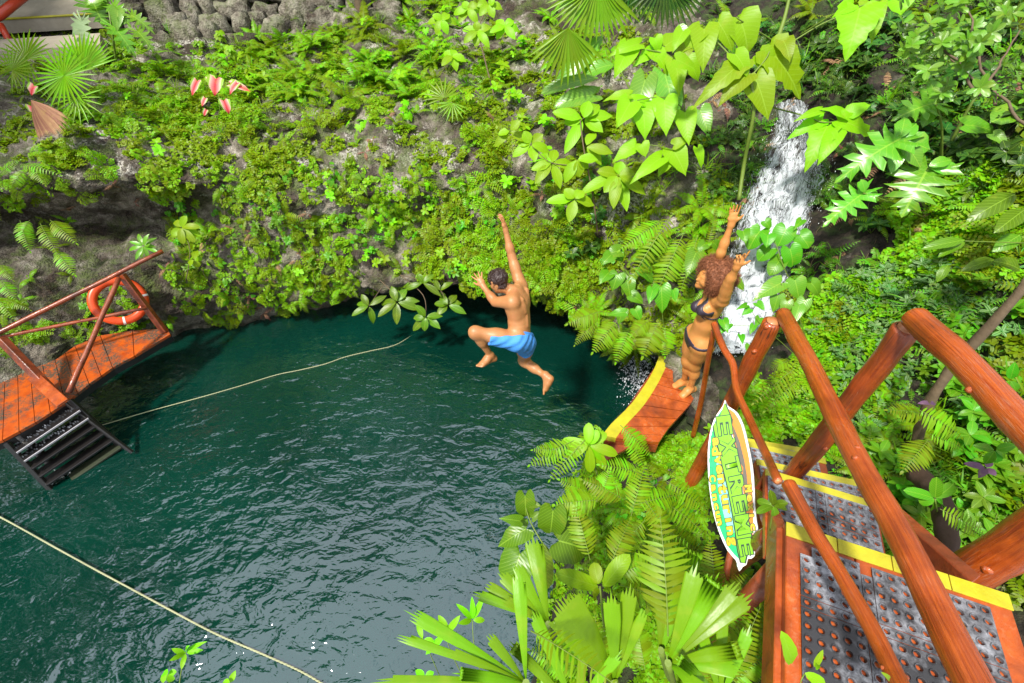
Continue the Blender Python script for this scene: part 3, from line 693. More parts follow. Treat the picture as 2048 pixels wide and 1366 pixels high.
SC('lime_seedling', [(600, 320, 1000, 560, 1), (240, 120, 700, 330, .6), (900, 20, 1080, 200, .8)], 46, (.6, 1.1), 'lime green seedling on the sunny rock', 'plant', 'lime seedlings on sunny rock', .5)
SC('heart_leaf_vine', [(440, 370, 620, 500, 1), (700, 350, 900, 480, .5)], 16, (.55, .9), 'trailing vine with heart shaped leaves on the cliff under the terrace edge', 'vine', 'heart leaf vines on the cliff', .3)
SC('heart_leaf_vine', [(1400, 800, 1420, 870, 1), (1300, 830, 1400, 960, 1), (1600, 680, 1760, 860, .8), (1560, 560, 1660, 720, .8)], 26, (.6, 1.0), 'low heart leaved creeper near the log posts', 'vine', 'creepers near the log posts', .7)
SC('palmate_seedling', [(740, 330, 960, 470, 1), (350, 440, 440, 560, .6), (840, 20, 1040, 120, .9), (1100, 480, 1180, 560, .5)], 18, (.6, 1.05), 'seedling with fingered lime leaves on the slope', 'plant', 'fingered leaf seedlings', .5)
SC('compound_leaf_plant', [(880, 330, 1250, 520, 1), (1040, 160, 1180, 300, .8), (1500, 0, 2048, 330, .5)], 60, (.7, 1.3), 'shrub shoot with rows of small oval leaflets on the slope behind the jumper', 'plant', 'small leaflet shoots', .5)
SC('compound_leaf_plant', [(1480, 780, 1760, 960, 1), (1400, 560, 1440, 700, .3), (1640, 950, 2048, 1150, .6)], 34, (.6, 1.1), 'small leaflet shoot growing beside the mat covered steps', 'plant', 'small leaflet shoots by the steps', .7)
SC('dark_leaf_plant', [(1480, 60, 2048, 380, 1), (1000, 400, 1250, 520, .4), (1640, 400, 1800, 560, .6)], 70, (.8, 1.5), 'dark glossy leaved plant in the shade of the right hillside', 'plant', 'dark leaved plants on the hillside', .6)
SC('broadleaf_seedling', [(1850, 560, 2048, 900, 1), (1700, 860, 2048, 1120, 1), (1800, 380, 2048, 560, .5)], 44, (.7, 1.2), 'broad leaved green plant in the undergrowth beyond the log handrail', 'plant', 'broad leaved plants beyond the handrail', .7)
SC('variegated_plant', [(1680, 540, 2048, 720, 1), (1760, 720, 1860, 800, .6), (1950, 720, 2048, 860, .6), (1700, 820, 1760, 930, .6)], 62, (.8, 1.3), 'trailing plant with white striped green leaves right of the waterfall', 'plant', 'striped leaf plants right of the waterfall', .7)
SC('heart_leaf_vine', [(1400, 1140, 1540, 1340, 1), (1280, 1090, 1420, 1200, .7)], 16, (.7, 1.1), 'leafy creeper in the shade beside the landing boards', 'vine', 'creepers beside the landing', .8)

SC('sword_fern', [(850, -30, 1300, 140, 1), (1380, -40, 2048, 60, .5)], 26, (.6, 1.0), 'fern growing high on the slope under the hanging palms', 'fern', 'ferns high on the slope', .7)
SC('maidenhair_fern', [(480, 60, 1000, 260, 1), (960, 160, 1200, 420, .8)], 38, (.9, 1.5), 'large sunlit maidenhair clump below the upper ferns', 'fern', 'maidenhair clumps of the upper slope', .6)
SC('lime_seedling', [(480, 0, 1060, 220, 1), (1000, 200, 1200, 440, .6)], 50, (.9, 1.6), 'bright leafy seedling between the upper ferns', 'plant', 'seedlings between the upper ferns', .7)
SC('palmate_seedling', [(250, 80, 520, 200, 1), (700, 150, 980, 260, .6)], 12, (.9, 1.3), 'fingered lime seedling on the terrace', 'plant', 'fingered seedlings on the terrace', .7)
SC('grass_tuft', [(230, 60, 700, 300, 1)], 30, (.7, 1.2), 'fine grass tuft on the terrace', 'grass', 'grass tufts on the terrace', .8)

proto('dried_fern', ['dead', 'dead'], lambda: P_fern(4, (.12, .26), .035, 10, (-20, 40)), 3)
SC('dried_fern', [(330, 380, 1180, 640, 1), (0, 300, 330, 420, .4), (400, 200, 1000, 380, .6)], 46, (.7, 1.1), 'withered brown fern hanging among the green ones on the cliff', 'fern', 'withered ferns on the cliff', .2)
SC('dried_fern', [(1400, 100, 2048, 600, 1), (1800, 800, 2048, 1100, 1)], 34, (.8, 1.3), 'withered brown fern in the undergrowth of the right hillside', 'fern', 'withered ferns on the hillside', .4)
SC('heart_leaf_vine', [(350, 330, 1000, 600, 1)], 22, (.8, 1.3), 'larger heart leaved creeper hanging down the middle of the cliff', 'vine', 'heart leaf creepers of the middle cliff', .2)
SC('small_fern', [(330, 350, 1150, 620, 1)], 40, (1.0, 1.6), 'feathery fern arching out from the cliff face', 'fern', 'feathery ferns arching from the cliff', .3)

cover('upper_slope_cover', 'leafy ground cover continuing above the terraces and round the edges of the ravine', 'ground cover', ['tuft', 'tfern', 'tiny_dark', 'tgrass'], ['fern', 'stem'],
      [(-250, -320, 2300, -10, 1), (-300, 0, -10, 700, .8), (2050, 0, 2300, 1200, 1)], 1500, (1.2, 2.6))
SC('small_fern', [(460, 20, 1050, 230, 1), (230, 90, 480, 240, .8)], 60, (1.0, 1.7), 'sunlit feathery fern filling the upper bed', 'fern', 'feathery ferns of the upper bed', .7)
SC('heart_leaf_vine', [(1080, 880, 1400, 1120, 1)], 20, (.7, 1.1), 'small heart leaved plant among the ferns of the near bank', 'plant', 'heart leaved plants of the near bank', .8)

cover('terrace_fern_carpet', 'soft carpet of small ferns between the fan palm and the sword ferns', 'ground cover', ['tuft', 'tfern'], ['fern', 'stem'],
      [(130, 90, 520, 270, 1), (480, 60, 1000, 190, .7)], 620, (1.1, 2.2))
# ------------------------------------------------------------------ log rails, stairs, landing, mats
def log_pts(a, b, sag=0.0, wob=.012, n=14, seed=0):
    a, b = V3(a), V3(b); d = b-a; out = []
    for i in range(n+1):
        t = i/n; p = a+d*t+V3((0, 0, -sag*4*t*(1-t)))
        if wob: p += V3((mn.noise(V3((t*4, seed, 0))), mn.noise(V3((t*4, seed, 9))), mn.noise(V3((t*4, seed, 19)))))*wob*min(1, 4*t*(1-t)+.2)
        out.append(p)
    return out
def knots(g, pts, r, k, seed):
    rr = random.Random(seed)
    for _ in range(k):
        i = rr.randrange(1, len(pts)-1); d = (pts[i+1]-pts[i-1]).normalized(); o = d.orthogonal().normalized(); o.rotate(Matrix.Rotation(rr.uniform(0, 6.28), 3, d))
        p = pts[i].lerp(pts[i+1], rr.random())
        g.tube([p+o*r*.7, p+o*r*1.06, p+o*r*1.2], [r*.32, r*.26, r*.12], 8, 0)
def log(name, label, cat, pts, r, mat='wood', seed=0, k=3, group=None, kb=.16, root=None):
    pts = smooth_path(pts, 8) if len(pts) < 8 else pts
    rs = r if isinstance(r, list) else [r*(1-.12*i/len(pts)) for i in range(len(pts))]
    d0 = (pts[1]-pts[0]).normalized(); d1 = (pts[-1]-pts[-2]).normalized()
    P = [pts[0]-d0*rs[0]*.25, pts[0]-d0*rs[0]*.12]+pts+[pts[-1]+d1*rs[-1]*.12, pts[-1]+d1*rs[-1]*.25]; RS = [rs[0]*.72, rs[0]*.93]+rs+[rs[-1]*.93, rs[-1]*.72]
    g = G(); g.tube(P, RS, 22, 0, False, kb, seed); knots(g, pts, sum(rs)/len(rs), k, seed)
    if root is None:
        t = thing(name, label, cat, tuple(pts[0]), group); part('log', g, [mat], t)
        for q, dd, rr in ((P[0], -d0, RS[0]), (P[-1], d1, RS[-1])):     # end caps
            c = G(); c.tube([q-dd*.004, q+dd*.003, q+dd*.004], [rr*1.0, rr*.97, rr*.1], 18, 0, True); part('cut_end', c, ['cut'], t)
        return t
    part(name, g, [mat], root)
# tall posts
def vpost(pxt, zt, pxb, zb, r, **k):
    return [Z(*pxb, zb), Z(*pxb, zb).lerp(Z(*pxt, zt), .33), Z(*pxb, zb).lerp(Z(*pxt, zt), .66), Z(*pxt, zt)]
P1b = Z(1376, 974, 1.28); P1t = Z(1545, 645, 3.40)
log('log_post', 'thick varnished orange log post rising behind the leaf shaped sign', 'post', [P1b-V3((0, 0, .15)), P1b.lerp(P1t, .35)+V3((.01, 0, 0)), P1b.lerp(P1t, .7), P1t], .062, seed=3, k=5)
P2b = Z(1552, 992, 2.62); P2t = Z(1812, 660, 4.08)
log('log_post', 'thick orange log post standing between the two long handrails', 'post', [P2b-V3((0, 0, .5)), P2b, P2b.lerp(P2t, .5)+V3((.008, 0, 0)), P2t], .052, seed=9, k=5)
P3b = Z(1930, 1150, 2.95)
log('log_post', 'heavy orange log post at the right edge of the landing beside the yellow strip', 'post', [P3b-V3((0, 0, .3)), P3b, P3b+V3((.0, 0, .8)), P3b+V3((.02, 0, 1.5))], .088, seed=21, k=3)
# handrails
ra = D(1566, 628, 2.84); rb = D(1700, 892, 1.76); rc_ = D(1945, 1366, 1.05)
log('handrail', 'long orange log handrail running down to the post behind the sign', 'handrail', [ra, ra.lerp(rb, .5)+V3((0, 0, .012)), rb, rb.lerp(rc_, .5)+V3((.006, 0, .006)), rc_, rc_+(rc_-rb)*.35], .043, seed=5, k=4, kb=.12)
r1 = D(1830, 636, 1.66); r1e = D(2060, 868, 1.17)
log('handrail', 'upper orange log handrail leaving the frame at the right edge', 'handrail', [r1, r1.lerp(r1e, .5)+V3((0, 0, .01)), r1e, r1e+(r1e-r1)*.9], .043, seed=7, k=2, kb=.12)
r5 = [D(1577, 968, 2.02), D(1625, 1055, 1.84), D(1683, 1150, 1.66), D(1745, 1262, 1.46), D(1800, 1372, 1.29), D(1860, 1500, 1.1)]
log('handrail', 'thin lower orange handrail crossing above the perforated mat of the landing', 'handrail', r5, .028, seed=11, k=3, kb=.14)
r4 = [D(1428, 648, 3.42), D(1446, 694, 3.25), D(1466, 728, 3.12), D(1473, 778, 2.95), D(1500, 840, 2.66), D(1528, 900, 2.4), D(1556, 962, 2.16)]
log('handrail', 'crooked thin orange handrail with an S bend right of the woman', 'handrail', r4, .024, seed=13, k=4, kb=.14)
sb, stp = Z(1386, 872, 1.38), D(1428, 662, 3.46)
log('log_post', 'slim orange stick post holding the crooked handrail beside the woman', 'post', [sb, sb.lerp(stp, .4)+V3((.012, 0, 0)), sb.lerp(stp, .75), stp], .024, seed=15, k=2, kb=.1)
# landing: planks, yellow nosing, mat
LZ = 3.2
A = Z(1571, 1046, LZ); Bc = Z(2018, 1192, LZ); Cc = Z(1545, 1370, LZ)
ex = (Bc-A); Wd = ex.length; ex.normalize(); ey = (A-Cc); ey = (ey-ex*ey.dot(ex)*.55).normalized(); ez = V3((0, 0, 1))
land = thing('stair_landing', 'orange plank landing in the near corner with yellow edge and large perforated rubber mat', 'landing', tuple(A))
npl = 3; Ld = 1.45
for i in range(npl):
    w0, w1 = Wd*i/npl+.003, Wd*(i+1)/npl-.003
    g = G(); c = A+ex*((w0+w1)/2)-ey*(Ld/2)-V3((0, 0, .022)); g.box(c, ex*((w1-w0)/2), ey*(Ld/2), ez*.02, 0, .004); part('plank', g, ['plank'], land)
for i in range(4):
    g = G(); c = A+ex*(Wd*(i+.5)/4)-ey*.028+V3((0, 0, .0015)); g.box(c, ex*(Wd/8-.002), ey*.034, ez*.0035, 0, .001); part('yellow_edge', g, ['yellow'], land)
g = G(); g.box(A+ex*Wd/2+ey*.004-V3((0, 0, .09)), ex*(Wd/2), ey*.008, ez*.06, 0, .003); part('riser', g, ['dwood'], land)
g = G(); g.box(A+ex*.0-ey*(Ld/2)-V3((0, 0, .11)), ex*.02, ey*(Ld/2), ez*.065, 0, .004); part('side_beam', g, ['plank'], land)
g = G(); g.box(A+ex*Wd-ey*(Ld/2)-V3((0, 0, .11)), ex*.02, ey*(Ld/2), ez*.065, 0, .004); part('side_beam', g, ['dwood'], land)
for q in (.05, Wd-.05):
    b0 = A+ex*q-ey*.1-V3((0, 0, .12)); g = G(); g.tube([b0, b0-V3((0, 0, 1.3))], .05, 12, 0); part('leg', g, ['dwood'], land)
def mat_mesh(o, ax, ay, nx, ny, p, holes=True, rag=0):
    g = G(); th = .012; K = 12; rin = p*.25; ring = p*.34
    for i in range(nx):
        for j in range(ny):
            if rag and j == ny-1 and (i*7) % 5 == 0: continue
            c = o+ax*((i+.5)*p)+ay*((j+.5)*p); groove = (i % 6 == 5); h = p/2-(.0025 if groove else .0)
            hy = p/2-(.0025 if j % 7 == 6 else .0)
            vs = []
            for k in range(K):
                a = 2*math.pi*(k+.5)/K; cx, sy = math.cos(a), math.sin(a); m = max(abs(cx), abs(sy))
                cc = c
                vs += [cc+ax*(h*cx/m)+ay*(hy*sy/m)+ez*th*.72, cc+(ax*cx+ay*sy)*ring*1.06+ez*th*.72, cc+(ax*cx+ay*sy)*ring*.96+ez*th*1.15, cc+(ax*cx+ay*sy)*rin*1.08+ez*th*1.1, cc+(ax*cx+ay*sy)*rin+ez*th*.8, cc+(ax*cx+ay*sy)*rin*.98]
            fs = []
            for k in range(K):
                a, b = k*6, ((k+1) % K)*6
                for q in range(5): fs.append((a+q, b+q, b+q+1, a+q+1))
            g.add(vs, fs, None, 0, False)
    return g
pit = .0455
mo = A+ex*.055-ey*(.085+26*pit)+V3((0, 0, .002))
part('rubber_mat', mat_mesh(mo, ex, ey, 15, 26, pit, rag=1), ['rubber'], land)
# lower treads
def tread(L_, R_, dep, z, label):
    a, b = L_, R_; e = (b-a); wd = e.length; e.normalize(); f = V3((-e.y, e.x, 0)); f = f if f.y > 0 else -f
    t = thing('stair_tread', label, 'step', tuple(a), 'treads of the log stairs' if False else None)
    g = G(); g.box(a+e*wd/2-f*dep/2-V3((0, 0, .02)), e*(wd/2), f*(dep/2), ez*.02, 0, .004); part('board', g, ['plank'], t)
    g = G(); g.box(a+e*wd/2-f*.02+V3((0, 0, .002)), e*(wd/2), f*.022, ez*.004, 0, .001); part('yellow_edge', g, ['yellow'], t)
    g = G(); g.box(a+e*wd/2-f*.02-V3((0, 0, .1)), e*(wd/2), f*.01, ez*.058, 0, .002); part('riser', g, ['dwood'], t)
    nx = int((wd-.02)/pit); ny = max(2, int((dep-.04)/pit))
    part('rubber_mat', mat_mesh(a+e*.01-f*(.045+ny*pit)+V3((0, 0, .002)), e, f, nx, ny, pit), ['rubber'], t)
z1, z2, z3 = 3.02, 2.84, 2.66
tread(Z(1530, 938, z1), Z(1752, 1006, z1), .5, z1, 'mat covered step just below the landing, with a yellow front edge')
tread(Z(1512, 919, z2), Z(1722, 964, z2), .42, z2, 'second step below the landing with black perforated mat')
tread(Z(1495, 884, z3), Z(1650, 918, z3), .4, z3, 'lowest visible step, mat covered with yellow edge, beside the sign')
a0 = Z(1400, 870, 2.35)
tread(Z(1462, 872, 2.45), Z(1600, 896, 2.45), .3, 2.45, 'step half hidden below the lowest yellow edged tread')
sg = thing('stair_stringer', 'red brown timber side board running down the right of the steps', 'beam', tuple(Z(1823, 1060, 3.0)))
g = G(); p0 = A+ex*(Wd*.93)+V3((0, 0, -.06)); p1 = Z(1760, 1010, 2.86); dd = (p1-p0); g.box(p0+dd*.56, dd*.46, V3((.03, .015, 0)), ez*.055, 0, .005); part('board', g, ['dwood'], sg)
sg = thing('stair_stringer', 'red brown timber side board under the left end of the steps behind the sign', 'beam', tuple(Z(1530, 1000, 2.9)))
g = G(); p0 = A+V3((0, 0, -.1)); p1 = Z(1500, 935, 2.6); dd = p1-p0; g.box(p0+dd*.5, dd*.5, V3((.025, .01, 0)), ez*.06, 0, .005); part('board', g, ['dwood'], sg)
log('support_log', 'dark brown log brace in the shade under the landing behind the sign', 'log', [Z(1420, 1190, 1.5), Z(1470, 1130, 2.1), Z(1540, 1075, 2.95)], .06, 'dwood', seed=31, k=2)
# jumping platform
PZ = 1.55
def pp(px, py, z=PZ): return Z(px, py, z)
plat = thing('jump_platform', 'orange board platform with a curved yellow edge under the woman\'s feet', 'platform', tuple(pp(1300, 800)))
edge = smooth_path([pp(1205, 870), pp(1222, 848), pp(1262, 808), pp(1292, 766), pp(1308, 738), pp(1318, 712)], 4)
inner = smooth_path([pp(1232, 876), pp(1250, 852), pp(1288, 810), pp(1315, 768), pp(1330, 738), pp(1342, 714)], 4)
outer = smooth_path([pp(1318, 884), pp(1340, 852), pp(1368, 822), pp(1392, 790), pp(1392, 752), pp(1384, 722)], 4)
for i in range(0, len(edge)-1, 4):
    j = min(i+4, len(edge)-1); g = G(); g.prism(edge[i:j+1]+inner[i:j+1][::-1], V3((0, 0, -.07))); part('yellow_edge', g, ['yellow'], plat)
for i in range(0, len(edge)-1, 2):
    j = min(i+2, len(edge)-1); o = V3((0, 0, -.004)); sh = (inner[j]-inner[i])*.03
    g = G(); g.prism([p+o for p in (inner[i]+sh, inner[j]-sh, outer[j]-sh, outer[i]+sh)], V3((0, 0, -.05))); part('board', g, ['plank'], plat)
g = G(); g.prism([edge[0]+V3((.02, -.02, -.07)), edge[-1]+V3((.02, 0, -.07)), outer[-1]+V3((0, 0, -.07)), outer[0]+V3((0, 0, -.07))], V3((0, 0, -.1))); part('frame', g, ['dwood'], plat)
# red board poking out of the plants below the platform
g = G(); g.box(Z(1232, 898, 1.42), V3((.16, .1, 0)), V3((-.03, .05, 0)), ez*.02, 0, .003); solo('loose_board', g, ['dwood'], 'dull red board end half buried in ferns below the platform', 'board')
# rock the woman stands beside
def boulder(name, c, s, label, seed, mat='rock', sub=4):
    import bmesh
    bm = bmesh.new(); bmesh.ops.create_icosphere(bm, subdivisions=sub, radius=1)
    for v in bm.verts:
        p = v.co.copy(); k = 1+.28*mn.noise(p*1.3+V3((seed, 0, 0)))+.12*mn.noise(p*4+V3((0, seed, 0)))+.05*mn.noise(p*10)
        v.co = V3((p.x*s[0], p.y*s[1], p.z*s[2]))*k
    me = bpy.data.meshes.new(name); bm.to_mesh(me); bm.free()
    for f in me.polygons: f.use_smooth = True
    me.materials.append(M[mat]); return tag(link(name, me, None, c), label, 'rock')
boulder('rock', Z(1425, 800, 1.38), (.32, .42, .2), 'grey mossy rock beside the platform under the slim post', 4)
boulder('rock', Z(1492, 712, 1.45), (.42, .28, .22), 'flat wet rock ledge at the foot of the waterfall', 9)
boulder('rock', Z(1335, 960, 1.16), (.2, .2, .12), 'pinkish rock showing through plants left of the sign', 14)
# ------------------------------------------------------------------ left deck with ladder
DZ = .72
def dp(px, py, z=DZ): return Z(px, py, z)
back = [dp(-60, 800), dp(10, 762), dp(60, 740), dp(110, 720), dp(150, 692), dp(200, 671), dp(265, 661), dp(335, 657)]
front = [dp(-60, 905), dp(5, 880), dp(70, 845), dp(130, 806), dp(178, 768), dp(225, 735), dp(268, 712), dp(341, 668)]
deck = thing('wooden_deck', 'weathered orange plank deck along the foot of the cliff', 'deck', tuple(dp(150, 760)))
nb = len(back)
for i in range(nb-1):
    for k in range(2 if i < 5 else 1):
        n_ = 2 if i < 5 else 1
        a = back[i].lerp(back[i+1], k/n_+.012); b = back[i].lerp(back[i+1], (k+1)/n_-.012); c = front[i].lerp(front[i+1], (k+1)/n_-.012); d = front[i].lerp(front[i+1], k/n_+.012)
        g = G(); g.prism([a, b, c, d], V3((0, 0, -.035))); part('plank', g, ['deckp'], deck)
g = G(); g.prism([p+V3((0, 0, -.037)) for p in back+front[::-1]], V3((0, 0, -.09))); part('frame', g, ['black'], deck)
for q in (front[1],):
    g = G(); g.tube([q+V3((.03, .12, -.05)), q+V3((.03, .12, -2.1))], .05, 10, 0, True, .2); part('pile', g, ['black'], deck)
def beam(name, label, cat, a, b, w, d, mat, nrm=V3((0, -1, .3)), group=None, root=None):
    a, b = V3(a), V3(b); ax = (b-a).normalized(); s = ax.cross(nrm).normalized(); q = ax.cross(s).normalized()
    g = G(); g.box((a+b)/2, (b-a)/2, s*w/2, q*d/2, 0, .006)
    if root: return part(name, g, [mat], root)
    return solo(name, g, [mat], label, cat, group)
pAb, pAt = dp(330, 664), D(243, 549, 6.38)
rail = thing('deck_railing', 'dark red railing of posts and poles along the deck by the cliff', 'railing', tuple(pAb))
pBb = dp(122, 800)
pBt = D(2, 678, 5.85)
def rp(a, b, r, m='dwood', seed=1, nm='pole'):
    g = G(); g.tube(log_pts(a, b, 0, .012, 10, seed), r, 12, 0, True, .12, seed); part(nm, g, [m], rail)
beam('post', None, None, pAb, pAt, .085, .075, 'dwood', root=rail)
beam('post', None, None, pBb, pBt, .10, .085, 'dwood', root=rail)
e = (pBt-D(325, 503, 6.5))
rp(D(326, 502, 6.55), D(-60, 694, 5.75), .03, seed=2, nm='top_rail')
rp(D(294, 616, 6.6), D(2, 674, 5.9), .023, seed=5, nm='mid_rail')
rp(D(238, 556, 6.34), D(137, 786, 5.72), .032, seed=8, nm='brace')
# slanted orange board lying on the deck
beam('loose_board', 'short orange plank leaning flat against the deck post at the ladder', 'board', D(66, 752, 5.85), D(126, 806, 5.6), .13, .03, 'plank', nrm=V3((.2, -.3, 1)))
# ladder into the water
lad = thing('pool_ladder', 'dark wet wooden ladder steps going down into the water from the deck', 'ladder', tuple(dp(100, 850)))
sR0, sR1 = dp(140, 800, .74), Z(300, 945, -.42); sL0, sL1 = dp(12, 885, .66), Z(160, 1040, -.5)
beam('stringer', None, None, sR0, sR1, .07, .045, 'black', root=lad); beam('stringer', None, None, sL0, sL1, .07, .045, 'black', root=lad)
beam('handrail', None, None, pBb+V3((0, 0, .05)), Z(265, 905, .05), .04, .04, 'black', root=lad)
for i in range(9):
    t = .1+.1*i; a = sL0.lerp(sL1, t); b = sR0.lerp(sR1, t); ax = (b-a).normalized(); f = V3((ax.y, -ax.x, 0))
    g = G(); g.box((a+b)/2, (b-a)/2, f*.075, ez*.015, 0, .005); st = part('step', g, ['black' if i < 5 else 'algae'], lad)
    if i < 2:
        g = G(); g.box((a+b)/2+f*.078+ez*.006, (b-a)/2*.98, f*.006, ez*.012, 0, .002); part('metal_edge', g, ['steel'], lad)
        g = G()
        for k in range(46):
            c = a.lerp(b, .03+.94*k/45)-f*rnd.uniform(-.05, .05)+ez*.02; g.leaf(c, V3((rnd.uniform(-.4, .4), rnd.uniform(-.4, .4), 1)), f, .035, .01, 'tiny', .3, .2)
        part('grip_bristles', g, ['rubber'], lad)['kind'] = 'stuff'
# life ring
rc0 = D(238, 602, 6.62)
ax = ((CAMP-rc0).normalized()*.8+V3((.15, -.25, .25))).normalized(); e1 = ax.cross(UP).normalized(); e2 = e1.cross(ax)
lr = thing('life_ring', 'orange life ring with white patches hanging on the deck railing', 'life ring', tuple(rc0))
def torus(c, e1, e2, Rr, r, a0, a1, n=48, m=14, flat=.75, mi=0):
    g = G(); vs = []; full = abs(a1-a0-2*math.pi) < 1e-6
    for i in range(n+1 if not full else n):
        a = a0+(a1-a0)*i/n; o = e1*math.cos(a)+e2*math.sin(a)
        for k in range(m):
            b = 2*math.pi*k/m; vs.append(c+o*(Rr+r*math.cos(b))+e1.cross(e2)*(r*flat*math.sin(b)))
    cnt = n if full else n
    N = n if full else n+1
    fs = [(i*m+k, i*m+(k+1) % m, ((i+1) % N)*m+(k+1) % m, ((i+1) % N)*m+k) for i in range(cnt) for k in range(m)]
    g.add(vs, fs, None, mi); return g
part('ring', torus(rc0, e1, e2, .29, .058, 0, 2*math.pi), ['ring'], lr)
for a in (188, 285):
    part('white_patch', torus(rc0, e1, e2, .29, .060, R(a-2.6), R(a+2.6), 5, 14), ['white'], lr)
g = G(); g.tube([rc0+e1*.355*math.cos(R(a))+e2*.355*math.sin(R(a)) for a in range(100, 175, 8)], .006, 5, 0); part('grab_line', g, ['black'], lr)
# ------------------------------------------------------------------ ropes on the water
def rope(name, label, pts, r):
    P = smooth_path(pts, 10); L = 0; g = G(); Q = [P[0]]; step = .012
    out = []; acc = 0
    for i in range(len(P)-1):
        seg = (P[i+1]-P[i]).length; m = max(1, int(seg/step))
        for k in range(m): out.append(P[i].lerp(P[i+1], k/m))
    for s in range(3):
        pts3 = []
        for i, p in enumerate(out):
            d = (out[min(i+1, len(out)-1)]-out[max(i-1, 0)]).normalized(); o = d.cross(UP).normalized(); u = o.cross(d); a = i*step*62+s*2.094
            pts3.append(p+(o*math.cos(a)+u*math.sin(a))*r*.55)
        g.tube(pts3, r*.55, 4, 0, False)
    solo(name, g, ['rope'], label, 'rope')
def wp(px, py, z): return Z(px, py, z)
rope('mooring_rope', 'yellow green twisted rope stretched across the near water at lower left', [wp(-70, 1002, .05), wp(0, 1034, .045), wp(150, 1117, .04), wp(300, 1198, .03), wp(420, 1262, .02), wp(520, 1306, .02), wp(600, 1342, .02), wp(660, 1376, .02), wp(760, 1430, .01)], .009)
zz = lambda px: .06 if px < 300 else .012
rope('guide_rope', 'pale twisted rope running from the ladder toward the grotto', [wp(205, 850, .1), wp(300, 822, .03), wp(400, 795, .012), wp(480, 772, .01), wp(552, 750, .01), wp(600, 740, .008), wp(650, 728, .008), wp(690, 714, .006), wp(740, 702, .004), wp(790, 690, .004), wp(830, 668, -.01), wp(870, 655, -.03), wp(920, 642, -.05)], .007)
# ------------------------------------------------------------------ waterfall
def fall_mat():
    m = NT('falling_water'); uv = m.n('ShaderNodeTexCoord').outputs['UV']; o = m.obj()
    mp = m.n('ShaderNodeMapping'); m.set(mp, 'Vector', uv); mp.inputs['Scale'].default_value = (20, 5, 1)
    mp2 = m.n('ShaderNodeMapping'); m.set(mp2, 'Vector', uv); mp2.inputs['Scale'].default_value = (90, 46, 1)
    n1 = m.noise(1.0, 5, .7, mp.outputs[0], 1.2); n2 = m.noise(1.0, 5, .75, mp2.outputs[0], .8)
    xyz = m.sep(uv); edge = m.math('SUBTRACT', 1.0, m.math('MULTIPLY', m.math('ABSOLUTE', m.math('SUBTRACT', xyz[0], .5)), 2.0))
    dens = m.math('ADD', m.math('MULTIPLY', m.ramp(edge, [(0, 0), (.45, 1)]), .3), m.math('MULTIPLY', xyz[1], .17))
    a = m.ramp(m.math('ADD', m.math('ADD', m.math('MULTIPLY', n1, .55), m.math('MULTIPLY', n2, .6)), dens), [(.84, 0), (1.34, .85)])
    p = m.n('ShaderNodeBsdfPrincipled'); m.set(p, 'Base Color', (.6, .64, .69)); m.set(p, 'Roughness', .6)
    tr = m.n('ShaderNodeBsdfTransparent'); mx = m.n('ShaderNodeMixShader'); m.set(mx, 0, a); m.t.links.new(tr.outputs[0], mx.inputs[1]); m.t.links.new(p.outputs[0], mx.inputs[2])
    return m.done(mx.outputs[0])
M['fall'] = fall_mat()
def fall(name, label, rows, amp=.007, off=.05):
    g = G(); nu, nv = 34, 150; vs = []; uv = []; P = np.array(rows, float)          # rows: (pxL, pxR, py)
    Q = catm(P, nv)
    for j in range(nv):
        xl, xr, py = Q[j]
        for i in range(nu):
            u = i/(nu-1); px = xl+(xr-xl)*u; h, n = cast(px, py)
            if h is None: h, n = D(px, py, 6), V3((0, -1, 0))
            k = off+amp*(mn.noise(V3((u*7, j*.07, 1)))+.6*mn.noise(V3((u*22, j*.25, 5))))*(1-(2*u-1)**4); k += .06*(1-(2*u-1)**2)
            toc = (CAMP-h).normalized(); vs.append(h+(n*.5+toc*.3+UP*.5)*k); uv.append((u, j/(nv-1)))
    g.add(vs, [(j*nu+i, j*nu+i+1, (j+1)*nu+i+1, (j+1)*nu+i) for j in range(nv-1) for i in range(nu-1)], uv)
    o = solo(name, g, ['fall'], label, 'waterfall', kind='structure'); return vs, nu
fv, fnu = fall('waterfall', 'white foaming waterfall tumbling down the rocks behind the woman', [(1540, 1625, 215), (1530, 1650, 270), (1500, 1665, 320), (1470, 1665, 380), (1455, 1645, 430), (1450, 1625, 490), (1440, 1600, 550), (1430, 1570, 620), (1420, 1545, 690), (1415, 1500, 716)])
g = G()
for _ in range(1300):                                   # flying drops
    k = int((rnd.random()**.7)*(len(fv)-1)); p = V3(fv[k]); toc = (CAMP-p).normalized()
    p = p+V3((rnd.gauss(0, .02), rnd.gauss(0, .02), rnd.gauss(0, .02)))+toc*rnd.uniform(0, .05)
    s = rnd.uniform(.0015, .004); d = V3((rnd.uniform(-.3, .1), rnd.uniform(-.5, 0), -1)).normalized(); l = s*rnd.uniform(1, 4)
    o = d.orthogonal().normalized()*s; q = d.cross(o).normalized()*s
    g.add([p-d*l, p+o, p+q, p-o, p-q, p+d*l], [(0, 1, 2), (0, 2, 3), (0, 3, 4), (0, 4, 1), (5, 2, 1), (5, 3, 2), (5, 4, 3), (5, 1, 4)])
M['drop'] = flat_mat('water_drop', (.85, .89, .95), .15)
